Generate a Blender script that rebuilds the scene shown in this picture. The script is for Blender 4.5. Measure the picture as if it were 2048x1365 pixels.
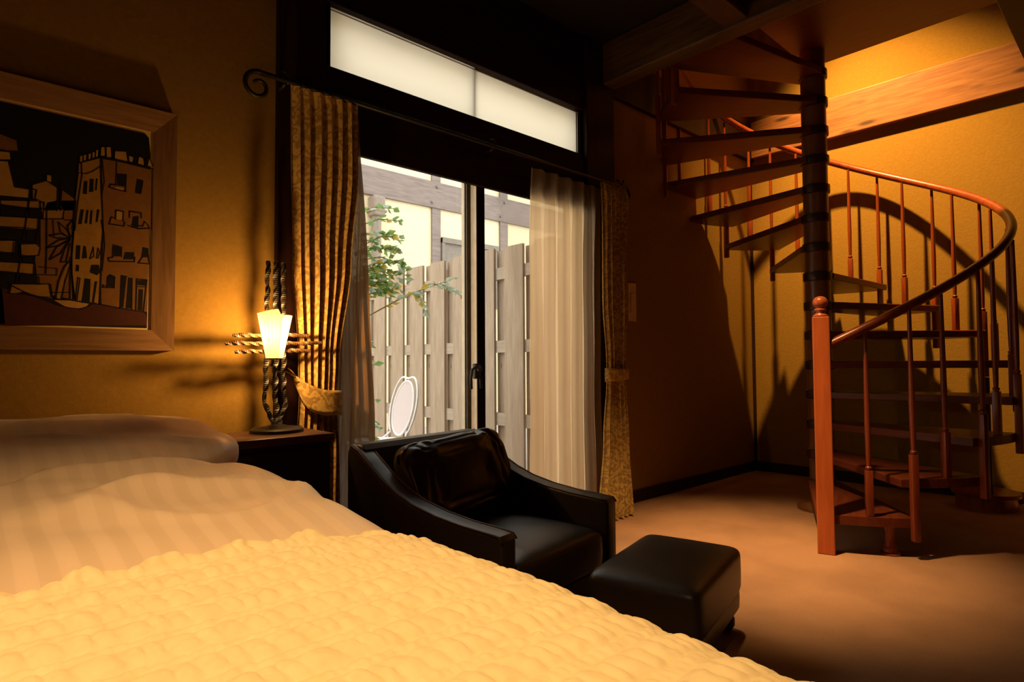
import bpy, bmesh, math, random
from mathutils import Vector, Matrix, noise
random.seed(7)
for o in list(bpy.data.objects): bpy.data.objects.remove(o)
sc = bpy.context.scene
COL = sc.collection
PI = math.pi
R = math.radians

# ---------------------------------------------------------------- camera
YAW, PITCH, ROLL, FPX = R(42.61), R(2.125), R(-.362), 1203.0
F = Vector((math.sin(YAW)*math.cos(PITCH), math.cos(YAW)*math.cos(PITCH), math.sin(PITCH)))
r0 = Vector((math.cos(YAW), -math.sin(YAW), 0)); u0 = r0.cross(F)
rr = math.cos(ROLL)*r0 + math.sin(ROLL)*u0
uu = -math.sin(ROLL)*r0 + math.cos(ROLL)*u0
cd = bpy.data.cameras.new('camera'); cam = bpy.data.objects.new('camera', cd); COL.objects.link(cam)
cam.matrix_world = Matrix(((rr.x, uu.x, -F.x, 0), (rr.y, uu.y, -F.y, 0), (rr.z, uu.z, -F.z, 1.0), (0, 0, 0, 1)))
cd.sensor_fit = 'HORIZONTAL'; cd.sensor_width = 36; cd.lens = FPX/2048*36; cd.clip_start = .02; cd.clip_end = 100
sc.camera = cam

# ---------------------------------------------------------------- world, light, exposure
w = bpy.data.worlds.new('overcast'); sc.world = w; w.use_nodes = True
bg = w.node_tree.nodes['Background']; bg.inputs[0].default_value = (1.0, .965, .89, 1); bg.inputs[1].default_value = 3.3
vs = sc.view_settings
vs.view_transform = 'Standard'; vs.look = 'None'; vs.gamma = 1; vs.exposure = 0; vs.use_curve_mapping = False

WARM = (1.0, .60, .25)
def lamp_light(kind, name, loc, watt, color, size=.03, target=None, spot=60, blend=.6):
    l = bpy.data.lights.new(name, kind); l.energy = watt; l.color = color; l.shadow_soft_size = size
    o = bpy.data.objects.new(name, l); COL.objects.link(o); o.location = loc
    if kind == 'SPOT':
        l.spot_size = R(spot); l.spot_blend = blend
    if target is not None:
        o.rotation_euler = (Vector(target)-Vector(loc)).to_track_quat('-Z', 'Y').to_euler()
    return o
SPOTS = [  # ceiling spotlights of the room: location, target, watt, cone, blend, softness
    ((-.30, .15, 3.08), (.16, .56, .7), 330, 56, 1.0, .04),
    ((2.42, 1.38, 3.08), (3.12, 1.46, 0), 650, 47, 1.0, .05),
]
for i, (loc, tgt, wt, cone, bl, sz) in enumerate(SPOTS):
    lamp_light('SPOT', 'spot_light', loc, wt, WARM, sz, tgt, cone, bl)
STAIR_LAMP = (4.33, 1.93, 4.75)
lamp_light('SPOT', 'stairwell_light', STAIR_LAMP, 1850, (1.0, .53, .14), .05, (5.25, 1.30, 1.5), 71, 1.0)
LAMP = Vector((.904, 2.362, 1.128))
lamp_light('POINT', 'bedside_bulb_light', LAMP, 14, (1.0, .54, .17), .016)

# ---------------------------------------------------------------- materials
def new_mat(name):
    m = bpy.data.materials.new(name); m.use_nodes = True
    nt = m.node_tree; nt.nodes.clear()
    out = nt.nodes.new('ShaderNodeOutputMaterial'); b = nt.nodes.new('ShaderNodeBsdfPrincipled')
    nt.links.new(b.outputs[0], out.inputs[0])
    return m, nt, b, out
def node(nt, t, **kw):
    n = nt.nodes.new(t)
    for k, v in kw.items():
        if k in n.inputs: n.inputs[k].default_value = v
        else: setattr(n, k, v)
    return n
def coords(nt, scale=(1, 1, 1), rot=(0, 0, 0)):
    tc = node(nt, 'ShaderNodeTexCoord'); mp = node(nt, 'ShaderNodeMapping')
    mp.inputs['Scale'].default_value = scale; mp.inputs['Rotation'].default_value = rot
    nt.links.new(tc.outputs['Object'], mp.inputs[0]); return mp.outputs[0]
def ramp(nt, fac, c0, c1, p0=.3, p1=.7):
    r = node(nt, 'ShaderNodeValToRGB'); e = r.color_ramp.elements
    e[0].position, e[1].position = p0, p1
    e[0].color, e[1].color = (*c0, 1), (*c1, 1)
    nt.links.new(fac, r.inputs[0]); return r.outputs[0]
def bump(nt, b, h, strength, dist):
    n = node(nt, 'ShaderNodeBump', Strength=strength, Distance=dist)
    nt.links.new(h, n.inputs['Height']); nt.links.new(n.outputs[0], b.inputs['Normal'])
def plain(name, c, rough=.6, metal=0, spec=.5):
    m, nt, b, o = new_mat(name)
    n = node(nt, 'ShaderNodeTexNoise', Scale=18.0, Detail=3.0); nt.links.new(coords(nt), n.inputs['Vector'])
    nt.links.new(ramp(nt, n.outputs['Fac'], tuple(x*.9 for x in c), tuple(min(1, x*1.1) for x in c)), b.inputs['Base Color'])
    b.inputs['Roughness'].default_value = rough; b.inputs['Metallic'].default_value = metal
    b.inputs['Specular IOR Level'].default_value = spec
    return m
def noisy(name, c0, c1, scale, rough=.8, bs=.3, bd=.004, spec=.3, detail=6.0):
    m, nt, b, o = new_mat(name)
    n = node(nt, 'ShaderNodeTexNoise', Scale=scale, Detail=detail, Roughness=.65); nt.links.new(coords(nt), n.inputs['Vector'])
    nt.links.new(ramp(nt, n.outputs['Fac'], c0, c1), b.inputs['Base Color'])
    bump(nt, b, n.outputs['Fac'], bs, bd)
    b.inputs['Roughness'].default_value = rough; b.inputs['Specular IOR Level'].default_value = spec
    return m
def wood(name, c0, c1, scale=(3, 3, 30), rough=.4, knots=None, bs=.12, spec=.4):
    """grain runs along the axis with the smallest scale"""
    m, nt, b, o = new_mat(name)
    v = coords(nt, scale)
    n = node(nt, 'ShaderNodeTexNoise', Scale=2.2, Detail=7.0, Roughness=.6, Distortion=.6); nt.links.new(v, n.inputs['Vector'])
    col = ramp(nt, n.outputs['Fac'], c0, c1, .32, .68)
    if knots:
        vv = coords(nt, knots[1]); k = node(nt, 'ShaderNodeTexVoronoi', Scale=1.0); k.inputs['Randomness'].default_value = 1
        nt.links.new(vv, k.inputs['Vector'])
        kr = ramp(nt, k.outputs['Distance'], (1, 1, 1), (0, 0, 0), knots[2], knots[3])
        mx = node(nt, 'ShaderNodeMix', data_type='RGBA'); nt.links.new(kr, mx.inputs['Factor'])
        nt.links.new(col, mx.inputs['A']); mx.inputs['B'].default_value = (*knots[0], 1); col = mx.outputs['Result']
    nt.links.new(col, b.inputs['Base Color'])
    bump(nt, b, n.outputs['Fac'], bs, .003)
    b.inputs['Roughness'].default_value = rough; b.inputs['Specular IOR Level'].default_value = spec
    return m
M = {}
M['carpet'] = noisy('carpet_pile', (.37, .195, .098), (.54, .295, .155), 260, .95, .7, .006, .1)
# broad footprints in the pile on top of the fine grain
nt = M['carpet'].node_tree; b = [n for n in nt.nodes if n.type == 'BSDF_PRINCIPLED'][0]
src = b.inputs['Base Color'].links[0].from_socket
big = node(nt, 'ShaderNodeTexNoise', Scale=2.6, Detail=3.0); nt.links.new(coords(nt), big.inputs['Vector'])
mx = node(nt, 'ShaderNodeMix', data_type='RGBA', blend_type='MULTIPLY'); mx.inputs['Factor'].default_value = 1
nt.links.new(src, mx.inputs['A']); nt.links.new(ramp(nt, big.outputs['Fac'], (.80, .80, .80), (1, 1, 1), .35, .6), mx.inputs['B'])
nt.links.new(mx.outputs['Result'], b.inputs['Base Color'])
M['plaster'] = noisy('ochre_plaster', (.25, .143, .026), (.29, .169, .032), 55, .9, .35, .004, .15)
M['ceil'] = wood('dark_ceiling_boards', (.010, .006, .004), (.018, .010, .006), (1, 12, 12), .6)
M['dark'] = wood('dark_stained_timber', (.016, .006, .004), (.034, .011, .007), (12, 12, 1.2), .5, spec=.2)
M['darkx'] = wood('dark_stained_lintel', (.012, .004, .003), (.024, .007, .005), (1.2, 12, 12), .6, spec=.12)
M['loft'] = wood('brown_loft_timber', (.05, .023, .009), (.14, .07, .022), (14, 1.2, 14), .45, spec=.3)
M['joist'] = wood('dark_joist_timber', (.05, .02, .01), (.10, .04, .018), (1.2, 14, 14), .45)
M['pine'] = wood('knotty_pine', (.17, .06, .018), (.31, .13, .042), (20, 1.6, 20), .5, knots=((.05, .016, .008), (0, 3.0, 11), .12, .27))
M['landing'] = wood('red_brown_boards', (.065, .011, .005), (.10, .018, .008), (12, 1.5, 12), .45)
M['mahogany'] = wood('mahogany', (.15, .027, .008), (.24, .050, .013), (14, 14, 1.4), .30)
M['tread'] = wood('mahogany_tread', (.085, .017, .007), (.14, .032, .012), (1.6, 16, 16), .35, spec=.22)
M['newel'] = wood('spotlit_mahogany', (.36, .075, .016), (.48, .11, .026), (14, 14, 1.4), .34)  # stair mahogany brightened to paint in the spot's light on the newel
M['alu_daylit'] = plain('daylit_aluminium', (.62, .48, .29), .45, .2)  # stile aluminium lightened to paint in daylight on its side face
M['column'] = wood('walnut_column', (.12, .042, .014), (.19, .075, .026), (12, 12, 1.2), .30)
M['collar'] = plain('dark_bronze_collar', (.045, .020, .010), .4, .3)
M['leather'] = noisy('black_brown_leather', (.022, .017, .012), (.034, .026, .018), 130, .42, .12, .001, .55, 4)
M['leather_c'] = noisy('crumpled_leather', (.022, .017, .012), (.034, .026, .018), 9, .34, .3, .012, .6, 1)
M['piping'] = plain('brown_piping', (.05, .022, .012), .5)
M['iron'] = noisy('wrought_iron', (.007, .005, .004), (.016, .011, .008), 60, .5, .3, .002, .5)
M['rust'] = noisy('browned_iron', (.05, .024, .010), (.15, .08, .036), 70, .45, .3, .002, .5)
M['frame'] = wood('wooden_picture_frame', (.17, .085, .032), (.27, .145, .06), (2, 30, 30), .40)
M['frame_v'] = wood('wooden_picture_frame_upright', (.17, .085, .032), (.27, .145, .06), (30, 30, 2), .40)
M['paper'] = plain('cream_mount', (.62, .43, .17), .7)
for k, c in dict(ink=(.006, .004, .004), maroon=(.055, .014, .008), ochre=(.27, .14, .025), tan=(.36, .20, .05), brown=(.17, .075, .015)).items():
    M['art_'+k] = noisy('print_'+k, tuple(x*.85 for x in c), tuple(x*1.15 for x in c), 30, .7, 0, .001, .2)
M['alu'] = plain('bronze_aluminium', (.40, .31, .20), .4, .5)
M['aludark'] = plain('backlit_dark_frame', (.008, .007, .006), .8, 0, .05)  # frame aluminium painted near black for the backlit shade on the stile front
M['gasket'] = plain('black_gasket', (.02, .018, .016), .6)
M['plate'] = plain('ivory_wall_plate', (.62, .46, .26), .5)
M['white'] = plain('white_painted_metal', (.82, .80, .80), .4)
M['fence'] = wood('weathered_fence_board', (.30, .222, .155), (.43, .33, .235), (20, 20, 1.6), .8, knots=((.16, .10, .07), (0, 9, 2.6), .035, .09))
M['fencerail'] = wood('weathered_fence_rail', (.33, .26, .19), (.44, .36, .27), (20, 1.6, 20), .8)
M['nbwall'] = noisy('cream_render', (.74, .64, .42), (.80, .70, .48), 22, .9, .15, .004, .1)
M['nbbeam'] = wood('grey_brown_timber', (.17, .135, .12), (.26, .21, .19), (1.5, 14, 14), .7)
M['nbwin'] = plain('grey_brown_shutter', (.20, .17, .14), .6)
M['pipe'] = plain('brown_downpipe', (.24, .19, .155), .5)
M['ground'] = noisy('grey_gravel', (.36, .34, .31), (.52, .50, .46), 60, .95, .5, .01, .1)
M['stem'] = plain('tan_twig', (.40, .27, .15), .7)
M['pillow'] = None

def glass_mat(name, tint=(.97, .98, .98), refl=.35):
    m, nt, b, o = new_mat(name); nt.nodes.remove(b)
    t = node(nt, 'ShaderNodeBsdfTransparent'); t.inputs[0].default_value = (*tint, 1)
    g = node(nt, 'ShaderNodeBsdfGlossy', Roughness=.02)
    fr = node(nt, 'ShaderNodeFresnel', IOR=1.45); mu = node(nt, 'ShaderNodeMath', operation='MULTIPLY'); mu.inputs[1].default_value = refl
    mx = node(nt, 'ShaderNodeMixShader')
    nt.links.new(fr.outputs[0], mu.inputs[0]); nt.links.new(mu.outputs[0], mx.inputs[0])
    nt.links.new(t.outputs[0], mx.inputs[1]); nt.links.new(g.outputs[0], mx.inputs[2]); nt.links.new(mx.outputs[0], o.inputs[0])
    return m
M['glass'] = glass_mat('clear_glass')
def sheer_mat(name, col, tr, transp, diff=.35, grain=.04):
    m, nt, b, o = new_mat(name); nt.nodes.remove(b)
    d = node(nt, 'ShaderNodeBsdfDiffuse'); d.inputs[0].default_value = (*col, 1)
    t = node(nt, 'ShaderNodeBsdfTranslucent'); t.inputs[0].default_value = (*tr, 1)
    x = node(nt, 'ShaderNodeBsdfTransparent'); x.inputs[0].default_value = (1, .97, .92, 1)
    a = node(nt, 'ShaderNodeMixShader'); a.inputs[0].default_value = 1-diff
    nt.links.new(d.outputs[0], a.inputs[1]); nt.links.new(t.outputs[0], a.inputs[2])
    c = node(nt, 'ShaderNodeMixShader')
    n = node(nt, 'ShaderNodeTexNoise', Scale=90.0, Detail=2.0); nt.links.new(coords(nt, (1, 1, .06)), n.inputs['Vector'])
    mr = node(nt, 'ShaderNodeMapRange'); mr.inputs['To Min'].default_value = max(0, transp-grain); mr.inputs['To Max'].default_value = transp+grain
    nt.links.new(n.outputs['Fac'], mr.inputs[0]); nt.links.new(mr.outputs[0], c.inputs[0])
    nt.links.new(a.outputs[0], c.inputs[1]); nt.links.new(x.outputs[0], c.inputs[2]); nt.links.new(c.outputs[0], o.inputs[0])
    return m
M['sheer'] = sheer_mat('cream_voile', (.82, .62, .41), (1.0, .71, .42), .11, .15, .02)
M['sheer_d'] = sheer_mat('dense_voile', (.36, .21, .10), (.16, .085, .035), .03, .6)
M['frost'] = sheer_mat('frosted_glass', (.75, .75, .72), (.82, .79, .72), .06, .06, 0)
M['mesh'] = sheer_mat('woven_plastic_mesh', (.80, .72, .72), (.75, .66, .66), .18, .7)
M['shade'] = sheer_mat('pleated_paper_shade', (.60, .42, .29), (.46, .29, .18), .006, .4, .002)
M['shade2'] = sheer_mat('plain_shade_panel', (.60, .43, .28), (.72, .47, .28), .06, .35, .01)
M['leaf'] = sheer_mat('green_leaf', (.20, .36, .16), (.30, .45, .12), 0.0, .6)
M['leaf_pale'] = sheer_mat('pale_leaf', (.55, .66, .58), (.50, .60, .42), 0.0, .7)

def damask(name):
    m, nt, b, o = new_mat(name)
    v = coords(nt)
    n = node(nt, 'ShaderNodeTexNoise', Scale=9.0, Detail=2.0); nt.links.new(v, n.inputs['Vector'])
    wv = node(nt, 'ShaderNodeTexWave', Scale=9.0, Distortion=13.0, Detail=2.0); wv.inputs['Detail Scale'].default_value = 2.2
    wv.bands_direction = 'DIAGONAL'; nt.links.new(v, wv.inputs['Vector'])
    nt.links.new(ramp(nt, wv.outputs['Fac'], (.34, .20, .045), (.56, .37, .10), .30, .6), b.inputs['Base Color'])
    b.inputs['Roughness'].default_value = .55; b.inputs['Sheen Weight'].default_value = .25
    bump(nt, b, wv.outputs['Fac'], .25, .002)
    return m
M['damask'] = damask('gold_leaf_damask')
def stripes(name, c0, c1, freq, rough0, rough1):
    m, nt, b, o = new_mat(name)
    wv = node(nt, 'ShaderNodeTexWave', Scale=freq, Distortion=0.0); wv.bands_direction = 'X'; wv.wave_profile = 'SIN'
    nt.links.new(coords(nt), wv.inputs['Vector'])
    nt.links.new(ramp(nt, wv.outputs['Fac'], c0, c1, .47, .53), b.inputs['Base Color'])
    rg = node(nt, 'ShaderNodeMapRange'); rg.inputs['To Min'].default_value = rough0; rg.inputs['To Max'].default_value = rough1
    nt.links.new(wv.outputs['Fac'], rg.inputs[0]); nt.links.new(rg.outputs[0], b.inputs['Roughness'])
    n = node(nt, 'ShaderNodeTexNoise', Scale=9.0, Detail=4.0); nt.links.new(coords(nt), n.inputs['Vector'])
    bump(nt, b, n.outputs['Fac'], .25, .01)
    b.inputs['Sheen Weight'].default_value = .15
    return m
M['sateen'] = stripes('striped_cotton_sateen', (.755, .565, .385), (.80, .605, .42), 7.2, .45, .6)
M['mattress'] = plain('mattress_ticking', (.7, .62, .5), .8)
def seersucker(name):
    m, nt, b, o = new_mat(name)
    n = node(nt, 'ShaderNodeTexNoise', Scale=60.0, Detail=4.0); nt.links.new(coords(nt, (1, .45, 1)), n.inputs['Vector'])
    nt.links.new(ramp(nt, n.outputs['Fac'], (.80, .65, .36), (.88, .73, .43)), b.inputs['Base Color'])
    bump(nt, b, n.outputs['Fac'], .3, .004); b.inputs['Roughness'].default_value = .75
    return m
M['seersucker'] = seersucker('yellow_seersucker')

# ---------------------------------------------------------------- mesh building
ORG = {}
class MB:
    def __init__(s): s.v = []; s.f = []
    def add(s, vs, fs):
        k = len(s.v); s.v += [tuple(p) for p in vs]; s.f += [tuple(i+k for i in f) for f in fs]; return s
    def box(s, x0, y0, z0, x1, y1, z1):
        return s.add([(x, y, z) for z in (z0, z1) for y in (y0, y1) for x in (x0, x1)],
                     [(0, 2, 3, 1), (4, 5, 7, 6), (0, 1, 5, 4), (2, 6, 7, 3), (0, 4, 6, 2), (1, 3, 7, 5)])
    def cbox(s, x0, y0, z0, x1, y1, z1, c=.008):
        """box with chamfered edges"""
        bm = bmesh.new(); bmesh.ops.create_cube(bm, size=1)
        for v in bm.verts: v.co = Vector(((x0+x1)/2+v.co.x*(x1-x0), (y0+y1)/2+v.co.y*(y1-y0), (z0+z1)/2+v.co.z*(z1-z0)))
        bmesh.ops.bevel(bm, geom=bm.edges[:], offset=c, segments=2, profile=.5, affect='EDGES')
        bm.verts.index_update(); s.add([v.co for v in bm.verts], [[v.index for v in f.verts] for f in bm.faces]); bm.free(); return s
    def prism(s, pts, z0, z1):
        n = len(pts)
        return s.add([(x, y, z0) for x, y in pts]+[(x, y, z1) for x, y in pts],
                     [tuple(reversed(range(n))), tuple(range(n, 2*n))]+[(i, (i+1) % n, n+(i+1) % n, n+i) for i in range(n)])
    def prism_x(s, pts, x0, x1):   # polygon in (y,z)
        n = len(pts)
        return s.add([(x0, y, z) for y, z in pts]+[(x1, y, z) for y, z in pts],
                     [tuple(range(n)), tuple(reversed(range(n, 2*n)))]+[(i, n+i, n+(i+1) % n, (i+1) % n) for i in range(n)])
    def prism_y(s, pts, y0, y1):   # polygon in (x,z)
        n = len(pts)
        return s.add([(x, y0, z) for x, z in pts]+[(x, y1, z) for x, z in pts],
                     [tuple(reversed(range(n))), tuple(range(n, 2*n))]+[(i, (i+1) % n, n+(i+1) % n, n+i) for i in range(n)])
    def lathe(s, prof, c=(0, 0, 0), n=24):
        vs = []; fs = []
        for r, z in prof:
            for i in range(n):
                a = 2*PI*i/n; vs.append((c[0]+r*math.cos(a), c[1]+r*math.sin(a), c[2]+z))
        for j in range(len(prof)-1):
            for i in range(n):
                fs.append((j*n+i, j*n+(i+1) % n, (j+1)*n+(i+1) % n, (j+1)*n+i))
        fs.append(tuple(reversed(range(n)))); fs.append(tuple(range((len(prof)-1)*n, len(prof)*n)))
        return s.add(vs, fs)
    def tube(s, pts, r, n=8, twist=0, flat=1.0, closed=False):
        pts = [Vector(p) for p in pts]; L = len(pts); vs = []; fs = []
        rad = r if isinstance(r, (list, tuple)) else [r]*L
        prev = None
        for i, p in enumerate(pts):
            t = (pts[min(i+1, L-1)]-pts[max(i-1, 0)])
            if closed: t = pts[(i+1) % L]-pts[i-1]
            t.normalize()
            if prev is None:
                a = Vector((0, 0, 1)) if abs(t.z) < .9 else Vector((1, 0, 0))
                prev = (a-t*a.dot(t)).normalized()
            nrm = (prev-t*prev.dot(t)).normalized(); prev = nrm; bn = t.cross(nrm)
            for k in range(n):
                a = 2*PI*k/n+twist*i
                vs.append(p+nrm*math.cos(a)*rad[i]*flat+bn*math.sin(a)*rad[i])
        m = L if closed else L-1
        for i in range(m):
            for k in range(n):
                i2 = (i+1) % L
                fs.append((i*n+k, i*n+(k+1) % n, i2*n+(k+1) % n, i2*n+k))
        if not closed:
            fs.append(tuple(reversed(range(n)))); fs.append(tuple(range((L-1)*n, L*n)))
        return s.add(vs, fs)
    def grid(s, fn, nu, nv):
        vs = [fn(i/nu, j/nv) for j in range(nv+1) for i in range(nu+1)]
        return s.add(vs, [(j*(nu+1)+i, j*(nu+1)+i+1, (j+1)*(nu+1)+i+1, (j+1)*(nu+1)+i) for j in range(nv) for i in range(nu)])
    def sq(s, c, a, e1=.3, e2=.3, nu=48, nv=24, rot=None, warp=None):
        """superellipsoid: half sizes a, squareness e1 (vertical) and e2 (plan)"""
        def pw(x, e): return math.copysign(abs(x)**e, x)
        vs = []; fs = []
        for j in range(nv+1):
            ph = -PI/2+PI*j/nv
            for i in range(nu):
                th = 2*PI*i/nu
                p = Vector((a[0]*pw(math.cos(ph), e1)*pw(math.cos(th), e2), a[1]*pw(math.cos(ph), e1)*pw(math.sin(th), e2), a[2]*pw(math.sin(ph), e1)))
                if warp: p = warp(p)
                if rot: p = rot @ p
                vs.append(p+Vector(c))
        for j in range(nv):
            for i in range(nu):
                fs.append((j*nu+i, j*nu+(i+1) % nu, (j+1)*nu+(i+1) % nu, (j+1)*nu+i))
        return s.add(vs, fs)
    def build(s, name, mat, parent=None, smooth=False, local=False, solid=0, weld=False):
        off = Vector((0, 0, 0))
        if parent is not None and not local: off = ORG[parent]
        elif parent is None and not local: off = Vector((0, 0, 0))
        me = bpy.data.meshes.new(name); me.from_pydata([tuple(Vector(p)-off) for p in s.v], [], s.f)
        if weld:
            bm = bmesh.new(); bm.from_mesh(me); bmesh.ops.remove_doubles(bm, verts=bm.verts[:], dist=1e-5); bm.to_mesh(me); bm.free()
        me.update(); me.materials.append(M[mat] if isinstance(mat, str) else mat)
        if smooth: me.polygons.foreach_set('use_smooth', [True]*len(me.polygons))
        o = bpy.data.objects.new(name, me); COL.objects.link(o)
        if parent is not None: o.parent = parent; ORG[o] = ORG.get(parent, Vector((0, 0, 0)))
        else: ORG[o] = Vector((0, 0, 0))
        if smooth == 'auto':
            me.polygons.foreach_set('use_smooth', [True]*len(me.polygons))
            bm = bmesh.new(); bm.from_mesh(me)
            for e in bm.edges:
                if len(e.link_faces) == 2 and e.calc_face_angle(0) > R(35): e.smooth = False
            bm.to_mesh(me); bm.free()
        if solid:
            md = o.modifiers.new('thickness', 'SOLIDIFY'); md.thickness = solid; md.offset = 0
        return o
def tag(o, label, cat=None, group=None, kind=None):
    o['label'] = label
    if cat: o['category'] = cat
    if group: o['group'] = group
    if kind: o['kind'] = kind
    return o
def struct(o, label): o['label'] = label; o['kind'] = 'structure'; return o
def thing(name, loc, label=None, cat=None, group=None, rz=0, kind=None):
    o = bpy.data.objects.new(name, None); COL.objects.link(o); o.location = loc; o.rotation_euler = (0, 0, rz)
    o.empty_display_size = .1; ORG[o] = Vector(loc)
    if label: tag(o, label, cat, group, kind)
    return o
def dup(o, parent, loc=None, rz=None):
    c = o.copy(); COL.objects.link(c); c.parent = parent; ORG[c] = ORG.get(parent, Vector())
    if loc is not None: c.location = loc
    if rz is not None: c.rotation_euler = (0, 0, rz)
    for k in [k for k in o.children]:
        d = k.copy(); COL.objects.link(d); d.parent = c
    return c
def fn(x, y=0, z=0, s=1): return noise.noise(Vector((x*s, y*s, z*s)))
def sstep(a, b, x):
    t = max(0, min(1, (x-a)/(b-a))); return t*t*(3-2*t)

# ---------------------------------------------------------------- the room
YW, XB, ZC, ZS = 2.61, 5.46, 3.20, 5.0
XL, YR = -2.6, -2.6
struct(MB().box(XL-.15, YR-.15, -.12, XB+.15, YW+.16, 0).build('floor', 'carpet'), 'tan cut pile carpet covering the whole room floor')
struct(MB().box(XL-.15, YW, 0, 1.02, YW+.14, ZC+.1).build('wall_window', 'plaster'), 'ochre plaster wall behind the bed beside the glass door')
struct(MB().box(3.33, YW, 0, XB, YW+.14, ZS).build('wall_window', 'plaster'), 'ochre plaster wall between the curtain and the stair corner')
struct(MB().box(XB, YR-.15, 0, XB+.15, YW+.14, ZS).build('wall_back', 'plaster'), 'ochre plaster wall behind the spiral staircase')
struct(MB().box(XL-.15, YR, 0, XL, YW, ZC+.1).build('wall_left', 'plaster'), 'ochre plaster wall at the far side of the bed')
struct(MB().box(XL-.15, YR-.15, 0, XB, YR, ZS).build('wall_right', 'plaster'), 'ochre plaster wall opposite the window')
struct(MB().box(XL-.15, YR-.15, ZC, 3.345, YW+.14, ZC+.12).build('ceiling', 'ceil'), 'dark boarded ceiling over the bedroom')
struct(MB().box(3.25, YR-.15, ZS, XB+.15, YW+.14, ZS+.12).build('ceiling', 'ceil'), 'dark boarded ceiling high above the stairwell')
struct(MB().box(3.22, YR, ZC+.12, 3.345, YW, ZS).build('wall_loft', 'plaster'), 'ochre plaster wall of the loft above the beam')
# timbers
def trim(n, mb, mat, label): return struct(mb.build('trim_%d' % n, mat), label)
trim(1, MB().cbox(1.0, 2.57, 0, 1.215, YW+.14, ZC, .006), 'dark', 'dark stained post beside the bedside lamp')
trim(2, MB().cbox(3.05, 2.565, 0, 3.345, YW+.14, ZC, .006), 'dark', 'dark stained post at the right curtain under the loft beam')
trim(3, MB().cbox(1.215, 2.58, 2.0, 3.05, 2.612, 2.385, .006), 'darkx', 'dark red brown lintel between glass door and transom')
trim(4, MB().cbox(1.215, 2.585, 2.692, 3.05, YW+.14, ZC, .006), 'darkx', 'dark stained panel above the transom window')
trim(5, MB().cbox(3.22, YR, 2.91, 3.345, 2.565, ZC, .012), 'loft', 'heavy brown timber beam carrying the loft edge')
trim(6, MB().cbox(XL, 1.53, 2.93, 3.22, 1.67, ZC, .008), 'joist', 'dark ceiling joist running into the loft beam')
trim(7, MB().cbox(XL, -.75, 2.93, 3.22, -.61, ZC, .008), 'joist', 'dark ceiling joist over the foot of the bed')
trim(8, MB().cbox(3.345, 2.565, 2.875, XB, YW, ZC, .006), 'dark', 'dark red brown timber along the window wall under the loft')
trim(9, MB().cbox(XB-.055, YR, 2.895, XB, 2.565, 3.235, .006), 'pine', 'knotty pine timber across the ochre wall behind the stairs')
trim(10, MB().cbox(3.40, .40, 2.93, XB-.055, .56, 3.14, .006), 'dark', 'dark beam edging the loft over the stairwell')
trim(11, MB().box(3.345, YR, 3.14, 4.53, 1.70, ZC), 'landing', 'red brown boarded stair landing seen from below')
trim(12, MB().box(4.53, YR, 3.14, XB, .40, ZC), 'landing', 'red brown loft floor boards beyond the dark beam')
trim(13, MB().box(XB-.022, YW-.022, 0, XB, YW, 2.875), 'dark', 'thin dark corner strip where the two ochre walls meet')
struct(MB().cbox(3.345, YW-.018, 0, XB-.022, YW, .085, .004).build('baseboard_window', 'dark'), 'dark baseboard under the wall beside the curtain')
struct(MB().cbox(XB-.018, YR, 0, XB, YW-.022, .085, .004).build('baseboard_back', 'dark'), 'dark baseboard under the wall behind the stairs')
struct(MB().cbox(XL, YW-.018, 0, 1.0, YW, .085, .004).build('baseboard_bed', 'dark'), 'dark baseboard under the wall behind the bed')

# sliding glass door
d = thing('door_1', (2.13, 2.66, 0), 'sliding glass door of two panels between the curtains', kind='structure')
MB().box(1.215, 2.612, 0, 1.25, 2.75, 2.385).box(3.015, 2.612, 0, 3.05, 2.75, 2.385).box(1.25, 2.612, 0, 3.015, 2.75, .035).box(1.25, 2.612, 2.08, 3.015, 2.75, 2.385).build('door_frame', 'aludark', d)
def panel(x0, x1, y0, y1, nm, stile):
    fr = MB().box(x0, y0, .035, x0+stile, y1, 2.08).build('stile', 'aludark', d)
    MB().box(x1-stile, y0, .035, x1, y1, 2.08).build('stile', nm, d)
    MB().box(x0+stile, y0, .035, x1-stile, y1, .12).build('bottom_rail', nm, d)
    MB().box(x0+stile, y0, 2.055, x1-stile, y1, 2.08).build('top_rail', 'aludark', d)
    MB().box(x0+stile-.005, (y0+y1)/2-.003, .11, x1-stile+.005, (y0+y1)/2+.003, 2.06).build('pane', 'glass', d)
panel(2.148, 3.015, 2.62, 2.672, 'alu', .055)
panel(1.25, 2.185, 2.69, 2.735, 'alu', .06)
MB().box(2.142, 2.622, .035, 2.148, 2.672, 2.08).build('daylit_strip', 'alu_daylit', d)  # added strip carrying the painted daylight on the stile's side
MB().box(2.110, 2.684, .12, 2.119, 2.69, 2.055).build('gasket', 'gasket', d)
lk = MB().cbox(2.108, 2.595, .915, 2.150, 2.62, 1.0, .006).cbox(2.118, 2.575, .955, 2.145, 2.60, .985, .006).build('latch', 'gasket', d)
MB().tube([(2.128, 2.58, .975), (2.095, 2.572, .985), (2.070, 2.575, .965), (2.066, 2.58, .92), (2.070, 2.582, .86)], .009, 8).build('lever', 'gasket', lk, smooth=True)
MB().tube([(2.160, 2.612, .93), (2.160, 2.606, .86)], .009, 8).build('keeper', 'gasket', lk, smooth=True)
MB().lathe([(.004, 0), (.004, .004)], (2.150, 2.619, 1.08), 8).lathe([(.004, 0), (.004, .004)], (2.150, 2.619, 1.11), 8).build('screw', 'gasket', d)
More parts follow.
